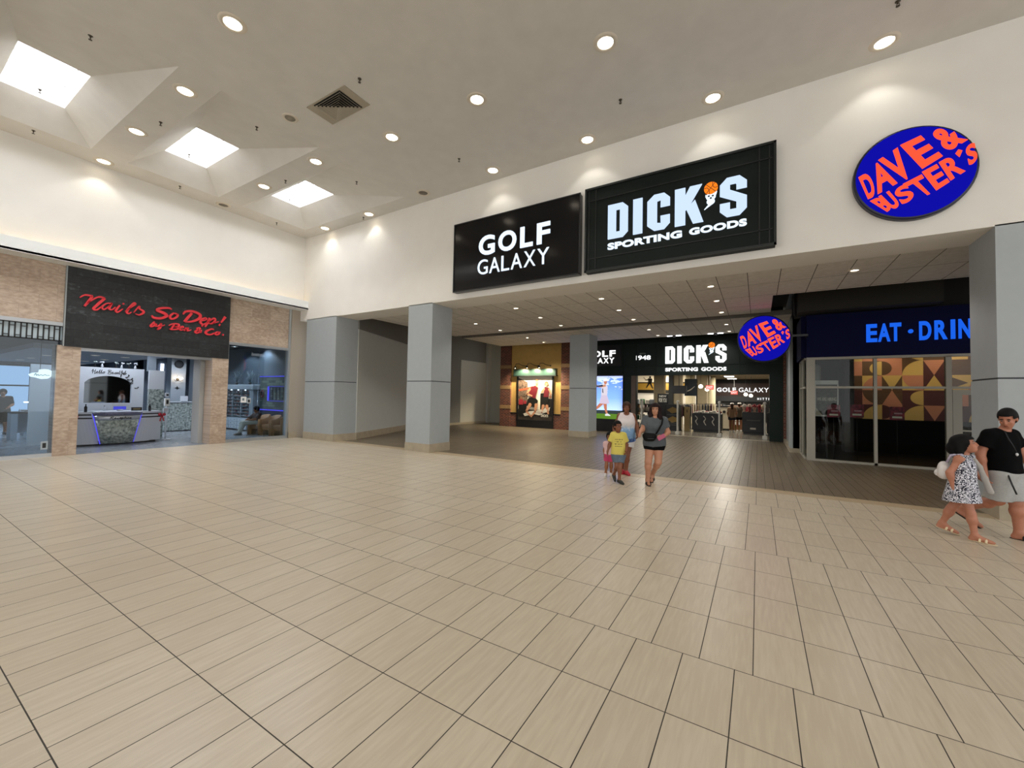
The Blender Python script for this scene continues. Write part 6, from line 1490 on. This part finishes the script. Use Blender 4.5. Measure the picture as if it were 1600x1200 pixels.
# --- older woman in blue and white jersey
p = Person('older woman in a white and blue sleeveless jersey with red shoes, behind the boy', (-2.54, 9.21, 0), facing_rot(-2.54, 9.21), dict(
    head=(.0, -.02, 1.495), neck=(.0, 0, 1.36), ls=(-.145, .0, 1.305), rs=(.135, .0, 1.305), le=(-.255, .02, 1.07), lw=(-.27, -.08, .86), re=(.225, .0, 1.09), rw=(.235, -.12, .93),
    lh=(-.085, .0, .76), rh=(.075, .0, .76), lk=(-.08, -.02, .42), rk=(.02, -.05, .42), la=(-.085, .12, .085), ra=(.0, -.02, .085), lt=(-.075, -.03, .03), rt=(.055, -.17, .03)), sk3, build=1.0)
p.girth = (1.05, 1.1, 1.15, 1.12); p.bust = True; p.hand_dir = dict(l=(.1, -.3, -1), r=(.0, -.5, -.8)); p.palm = dict(l=(1, 0, 0), r=(-1, 0, 0))
p.body(); p.facial(hair_m=h_brn); p.hair(h_brn, front=.05, thick=.022)
n = NT('jersey'); zz = n.sep.outputs[2]; nz = n.noise(n.comb(n.math('MULTIPLY', n.sep.outputs[0], 40.), n.math('MULTIPLY', n.sep.outputs[1], 40.), n.math('MULTIPLY', zz, 22.)), 1.0, 4.)
hh = n.math('ADD', zz, n.math('MULTIPLY', n.math('SUBTRACT', nz, .5), .28)); n.done(n.ramp(n.math('DIVIDE', n.math('SUBTRACT', hh, .6), .8), [(.0, '#26345e'), (.2, '#3a5690'), (.3, '#7fa6cf'), (.5, '#88b0d8'), (.58, '#cfd8e4'), (.66, '#e4dedd'), (.9, '#e0d2d4')]), .8)
p.top(n.m, .67, .016, 0, hem_r=.125, neck=.05); p.shorts(mat('shorts_white', '#d8d8da', .8), .42, (.115, .115), top=.85)
for q in 'lr': p.shoe(q, mat('shoe_red', '#b02434', .5))

# --- small child mostly hidden behind the boy
p = Person('small child in pink shorts and white shoes, mostly hidden behind the boy', (-2.84, 8.75, 0), facing_rot(-2.84, 8.75), dict(
    head=(.06, .0, .86), neck=(.06, 0, .76), ls=(-.03, .0, .71), rs=(.13, .0, .71), le=(-.05, .04, .56), lw=(-.045, -.02, .45), re=(.16, .02, .56), rw=(.15, -.03, .45),
    lh=(.005, .0, .42), rh=(.095, .0, .42), lk=(-.0, -.03, .24), rk=(.1, -.0, .24), la=(-.015, .02, .065), ra=(.1, .1, .07), lt=(-.02, -.08, .02), rt=(.1, .0, .02)), sk2, build=.62, h=.008)
p.head_s = .85; p.hs = .65; p.body(); p.facial(hair_m=h_blk); p.hair(h_blk, long=[((0, -.07, 0), (0, -.09, -.18), .07, .05)])
p.top(mat('shirt_pinkwhite', '#d8b4b4', .8), .43, .014, .5, (.07, .075)); p.shorts(mat('shorts_pink', '#c23a6a', .8), .55, (.1, .1), top=.5)
for q in 'lr': p.shoe(q, mat('shoe_white', '#d6d2cc', .6))

# --- girl in patterned dress with white backpack, walking to the right
p = Person('girl in a black and white patterned dress looking up at the man', (2.24, 7.5, 0), facing_rot(2.24, 7.5), dict(
    head=(.035, .0, 1.195), neck=(.02, .0, 1.065), ls=(-.02, -.11, 1.005), rs=(.05, .09, 1.0), le=(-.105, -.16, .83), lw=(-.08, -.15, .665), re=(.12, .14, .82), rw=(.2, .16, .72),
    lh=(.01, -.055, .58), rh=(.02, .055, .58), lk=(.07, -.07, .33), rk=(-.1, .07, .34), la=(.1, -.08, .075), ra=(-.185, .09, .13), lt=(.235, -.1, .025), rt=(-.06, .09, .04)), sk4, build=.8, h=.008)
p.girth = (.9, .95, 1.0, 1.05); p.head_s = .98; p.face = 1.35; p.face_pitch = .3; p.chest_yaw = 1.4; p.hs = .8; p.hand_dir = dict(l=(.12, 0, -1), r=(.4, 0, -.9)); p.palm = dict(l=(.9, .3, 0), r=(-.5, -.6, 0))
p.body(); p.facial(hair_m=h_blk); p.hair(h_blk, long=[((0, -.06, .04), (0, -.13, -.04), .085, .07), ((0, -.12, -.03), (0, -.12, -.13), .07, .05), ((.05, -.05, 0), (.07, -.06, -.1), .04, .03), ((-.05, -.05, 0), (-.07, -.06, -.1), .04, .03)], thick=.02)
n = NT('dress_print'); w = n.t.nodes.new('ShaderNodeTexWave'); w.inputs['Scale'].default_value = 6.5; w.inputs['Distortion'].default_value = 16.; w.inputs['Detail'].default_value = 2.; w.inputs['Detail Scale'].default_value = 4.
n.t.links.new(n.tc.outputs['Object'], w.inputs['Vector']); n.done(n.ramp(w.outputs['Fac'], [(.22, '#1d1e2c'), (.38, '#3c3e56'), (.5, '#c9cad6'), (.8, '#dcdce4')]), .85)
f = p.field(); p.torso(f, .016)
for q in (-1, 1): f.cone((.02, q * .05, .9), (-.01 + 0, q * .09, .46), .1, .13, .05); f.cone((.0, q * .04, .75), (.035, q * .06, .46), .1, .14, .05); f.cone((.0, q * .04, .75), (-.07, q * .05, .46), .1, .11, .05)
f.plane((0, 0, .47), (.08, 0, -1)); f.plane((0, 0, 1.055), (-.1, 0, 1)); f.build('dress', n.m, p.t)
f = Field((-.22, -.3, .92), (.26, .3, 1.16), .007)
for i in range(26):
    a = 2 * PI * i / 26; f.ell((.015 + .085 * math.cos(a), .125 * math.sin(a), 1.04 + .012 * (i % 2)), (.022, .022, .016), None, .006)
f.build('ruffle', n.m, p.t)
for q in 'lr': p.shoe(q, mat('sandal_gold', '#e0cda8', .4), mat('sandal_sole', '#d6c3a2', .5), 'sandal', opened=True)
f = Field((.0, -.2, .5), (.4, .25, 1.1), .008)
for a, c, r0, r1 in (((.1, .0, 1.03), (.15, .01, .92), .018, .026), ((.15, .01, .92), (.19, .02, .78), .026, .03), ((.19, .02, .78), (.235, .02, .62), .03, .034)): f.cone(a, c, r0, r1, .02)
f.build('ghost_strip', mat('ghost_strip_pale', '#a5a09a', .8), p.t)  # made-up strip standing in for a pale motion ghost, not a garment
b = thing('backpack', 'small white backpack on the back of the girl in the patterned dress', 'backpack', p.t.location, p.t.rotation_euler.z)
f = Field((-.45, -.25, .55), (.1, .25, 1.1), .008); f.cone((-.155, .0, .9), (-.155, .0, .79), .055, .07, .03); f.cone((-.155, -.07, .86), (-.155, .07, .86), .06, .06, .03); f.cone((-.155, -.07, .8), (-.155, .07, .8), .065, .065, .03); f.build('bag', mat('backpack_white', '#d6d0cc', .6, bump=.4, bscale=30), b)
MB().tube([(-.13, -.08, .95), (-.09, -.1, 1.05), (-.0, -.09, 1.065), (.08, -.06, 1.0)], .014, 8).build('strap', mat('strap_lilac', '#b3aac0', .7), b)
f = Field((-.45, -.25, .55), (.1, .25, 1.1), .008); f.cone((-.205, -.04, .8), (-.205, .04, .8), .045, .045, .02); f.build('pocket', mat('backpack_white', '#d6d0cc', .6), b)

# --- man in black T-shirt, walking to the right
p = Person('man in a black T-shirt and light grey shorts looking down at the girl', (2.69, 7.8, 0), facing_rot(2.69, 7.8), dict(
    head=(.055, -.03, 1.535), neck=(.02, .0, 1.395), ls=(-.1, -.115, 1.32), rs=(.088, .105, 1.325), le=(-.175, -.15, 1.06), lw=(-.14, -.17, .82), re=(.16, .22, 1.1), rw=(.24, .16, .9),
    lh=(-.005, -.06, .83), rh=(.05, .07, .83), lk=(-.035, .02, .47), rk=(.115, .06, .46), la=(-.33, .3, .30), ra=(.13, .08, .085), lt=(-.17, .36, .12), rt=(.28, .05, .03)), sk4, build=1.05)
# the trailing foot is the far one; lower its toe to the floor
p.J['la'] = V3(-.36, .36, .24); p.J['lt'] = V3(-.2, .38, .035)
p.girth = (.85, .9, .95, 1.02); p.head_s = 1.02; p.face = -.25; p.face_pitch = -.42; p.hand_dir = dict(l=(.15, .0, -1), r=(.3, -.3, -.9)); p.palm = dict(l=(.8, .5, 0), r=(-.8, 0, 0)); p.chest_yaw = .7; p.leg_r = (.09, .06, .04, .068)
p.body(); p.facial(hair_m=h_blk, brow=.006); p.hair(h_blk, front=.058, thick=.013, crop=.012)
m_bsh = mat('shirt_black', '#070708', .9, spec=.1, bump=.15, bscale=20)
p.top(m_bsh, .84, .02, .62, (.066, .086), hem_r=.115)
MB().ell((.125, -.11, 1.09), (.014, .016, .02), None, 0, 10, 6).build('badge', mat('badge_white', '#cfcfcf', .5), p.t)
MB().tube([(.03, -.1, 1.37), (.06, -.16, 1.28), (.095, -.155, 1.2), (.12, -.13, 1.12)], .006, 6).build('lanyard', mat('lanyard_dark', '#1c1c20', .6), p.t)
n = mat('shorts_heather', '#a9aaa8', .85, noise=.06, nscale=50); p.shorts(n, .92, (.118, .125), top=.92)
MB().tube([(.05, -.17, .83), (.08, -.185, .72), (.115, -.175, .6)], .009, 6).build('piping', m_black, p.t)
for q in 'lr': p.shoe(q, mat('slipper_black', '#0d0d0e', .6), None, 'slipper', opened=True)

# --- shoppers seen from behind inside the sports shop
def back_person(label, x, y, s, topm, shortm, sk, hairm, cap=None, long=False):
    J = dict(head=(0, 0, 1.5), neck=(0, 0, 1.36), ls=(-.15, 0, 1.31), rs=(.15, 0, 1.31), le=(-.21, .03, 1.07), lw=(-.19, .1, .88), re=(.21, .03, 1.07), rw=(.19, .1, .88), lh=(-.08, 0, .8), rh=(.08, 0, .8), lk=(-.09, .05, .44), rk=(.08, .0, .44), la=(-.09, -.02, .085), ra=(.08, -.12, .1), lt=(-.09, .15, .03), rt=(.08, .03, .03))
    p = Person(label, (x, y, 0), facing_rot(x, y), {k: tuple(s * q for q in v) for k, v in J.items()}, sk, h=.016, build=s)
    p.face = PI; p.head_s = s; p.hs = s; p.hand_dir = dict(l=(0, .2, -1), r=(0, .2, -1)); p.body(); p.hair(hairm, long=[((0, -.07, 0), (0, -.09, -.2), .07, .05)] if long else None)
    p.top(topm, .78 * s, .018, .6); p.shorts(shortm, .35, (.115, .112), top=.86 * s)
    for q in 'lr': p.shoe(q, mat('shoe_white', '#d6d2cc', .6))
    if cap: MB().ell(tuple(np.array((0, -.01, 1.56)) * s), (.1 * s, .11 * s, .07 * s), None, 0, 14, 8).box(-.06 * s, .06 * s, .06 * s, .2 * s, 1.545 * s, 1.56 * s).build('cap', mat('cap_white', '#dcd8d0', .7), p.t)
back_person('shopper in an olive shirt and dark shorts seen from behind in the shop aisle', -.88, 25.5, .98, mat('shirt_olive', '#4c4436', .8), mat('shorts_black', '#0a0a0b', .9, spec=.1), sk2, h_brn, True)
back_person('shopper in a tan shirt and white cap seen from behind in the shop aisle', -1.2, 24.9, .97, mat('shirt_tan', '#8a6d52', .8), mat('shorts_navy', '#20222c', .8), sk2, h_brn, True, True)
back_person('shopper in a red shirt farther along the shop aisle', -.75, 29.5, .98, mat('shirt_red2', '#8e1c30', .8), mat('shorts_black', '#0a0a0b', .9, spec=.1), sk2, h_blk)
# --- salon: resting person in the first tub chair and a standing figure in the left window
p = Person('person resting sideways in the leftmost tan chair, pale trousers stretched forward', (-17.15, 8.62, 0), 0, dict(
    head=(.02, .02, 1.0), neck=(.0, .05, .87), ls=(-.16, .06, .8), rs=(.16, .08, .8), le=(-.24, -.12, .62), lw=(-.12, -.28, .58), re=(.22, -.1, .62), rw=(.06, -.26, .58),
    lh=(-.09, .02, .5), rh=(.09, .02, .5), lk=(-.17, -.38, .48), rk=(-.0, -.4, .48), la=(-.24, -.44, .1), ra=(-.08, -.5, .1), lt=(-.28, -.57, .03), rt=(-.12, -.64, .03)), sk2, h=.014)
p.face = -.6; p.face_pitch = -.3; p.hand_dir = dict(l=(.8, -.4, -.1), r=(-.8, -.4, -.1)); p.palm = dict(l=(0, 0, -1), r=(0, 0, -1)); p.body(); p.facial(hair_m=h_blk); p.hair(h_blk)
p.top(mat('shirt_dark_check', '#2a2022', .8, nscale=12, c2='#5a4644'), .5, .018, .95, (.07, .06))
f = p.field(h=.014)
for q in 'lr': f.cone(p.J[q + 'h'], p.J[q + 'k'], .1, .085, .03); f.cone(p.J[q + 'k'], p.J[q + 'a'] + V3(0, 0, .06), .085, .07, .03)
f.build('trousers', mat('trousers_pale', '#b7b8ae', .85), p.t)
for q in 'lr': p.shoe(q, mat('shoe_grey', '#5d5b58', .6))
p = Person('dark clothed salon worker standing behind the manicure tables', (-23.2, 3.05, 0), 1.57, dict(
    head=(0, 0, 1.5), neck=(0, 0, 1.36), ls=(-.17, 0, 1.31), rs=(.17, 0, 1.31), le=(-.3, -.05, 1.1), lw=(-.4, -.15, .95), re=(.22, -.05, 1.07), rw=(.12, -.2, .98), lh=(-.08, 0, .8), rh=(.08, 0, .8), lk=(-.09, -.02, .44), rk=(.09, -.02, .44), la=(-.09, .02, .085), ra=(.09, .02, .085), lt=(-.09, -.14, .03), rt=(.09, -.14, .03)), sk2, h=.016)
p.body(); p.facial(hair_m=h_blk); p.hair(h_blk, thick=.025); p.top(m_bsh, .72, .018, .9, (.07, .06)); p.shorts(mat('shorts_black', '#0a0a0b', .9, spec=.1), .98, (.105, .1), top=.86)
for q in 'lr': p.shoe(q, m_black)
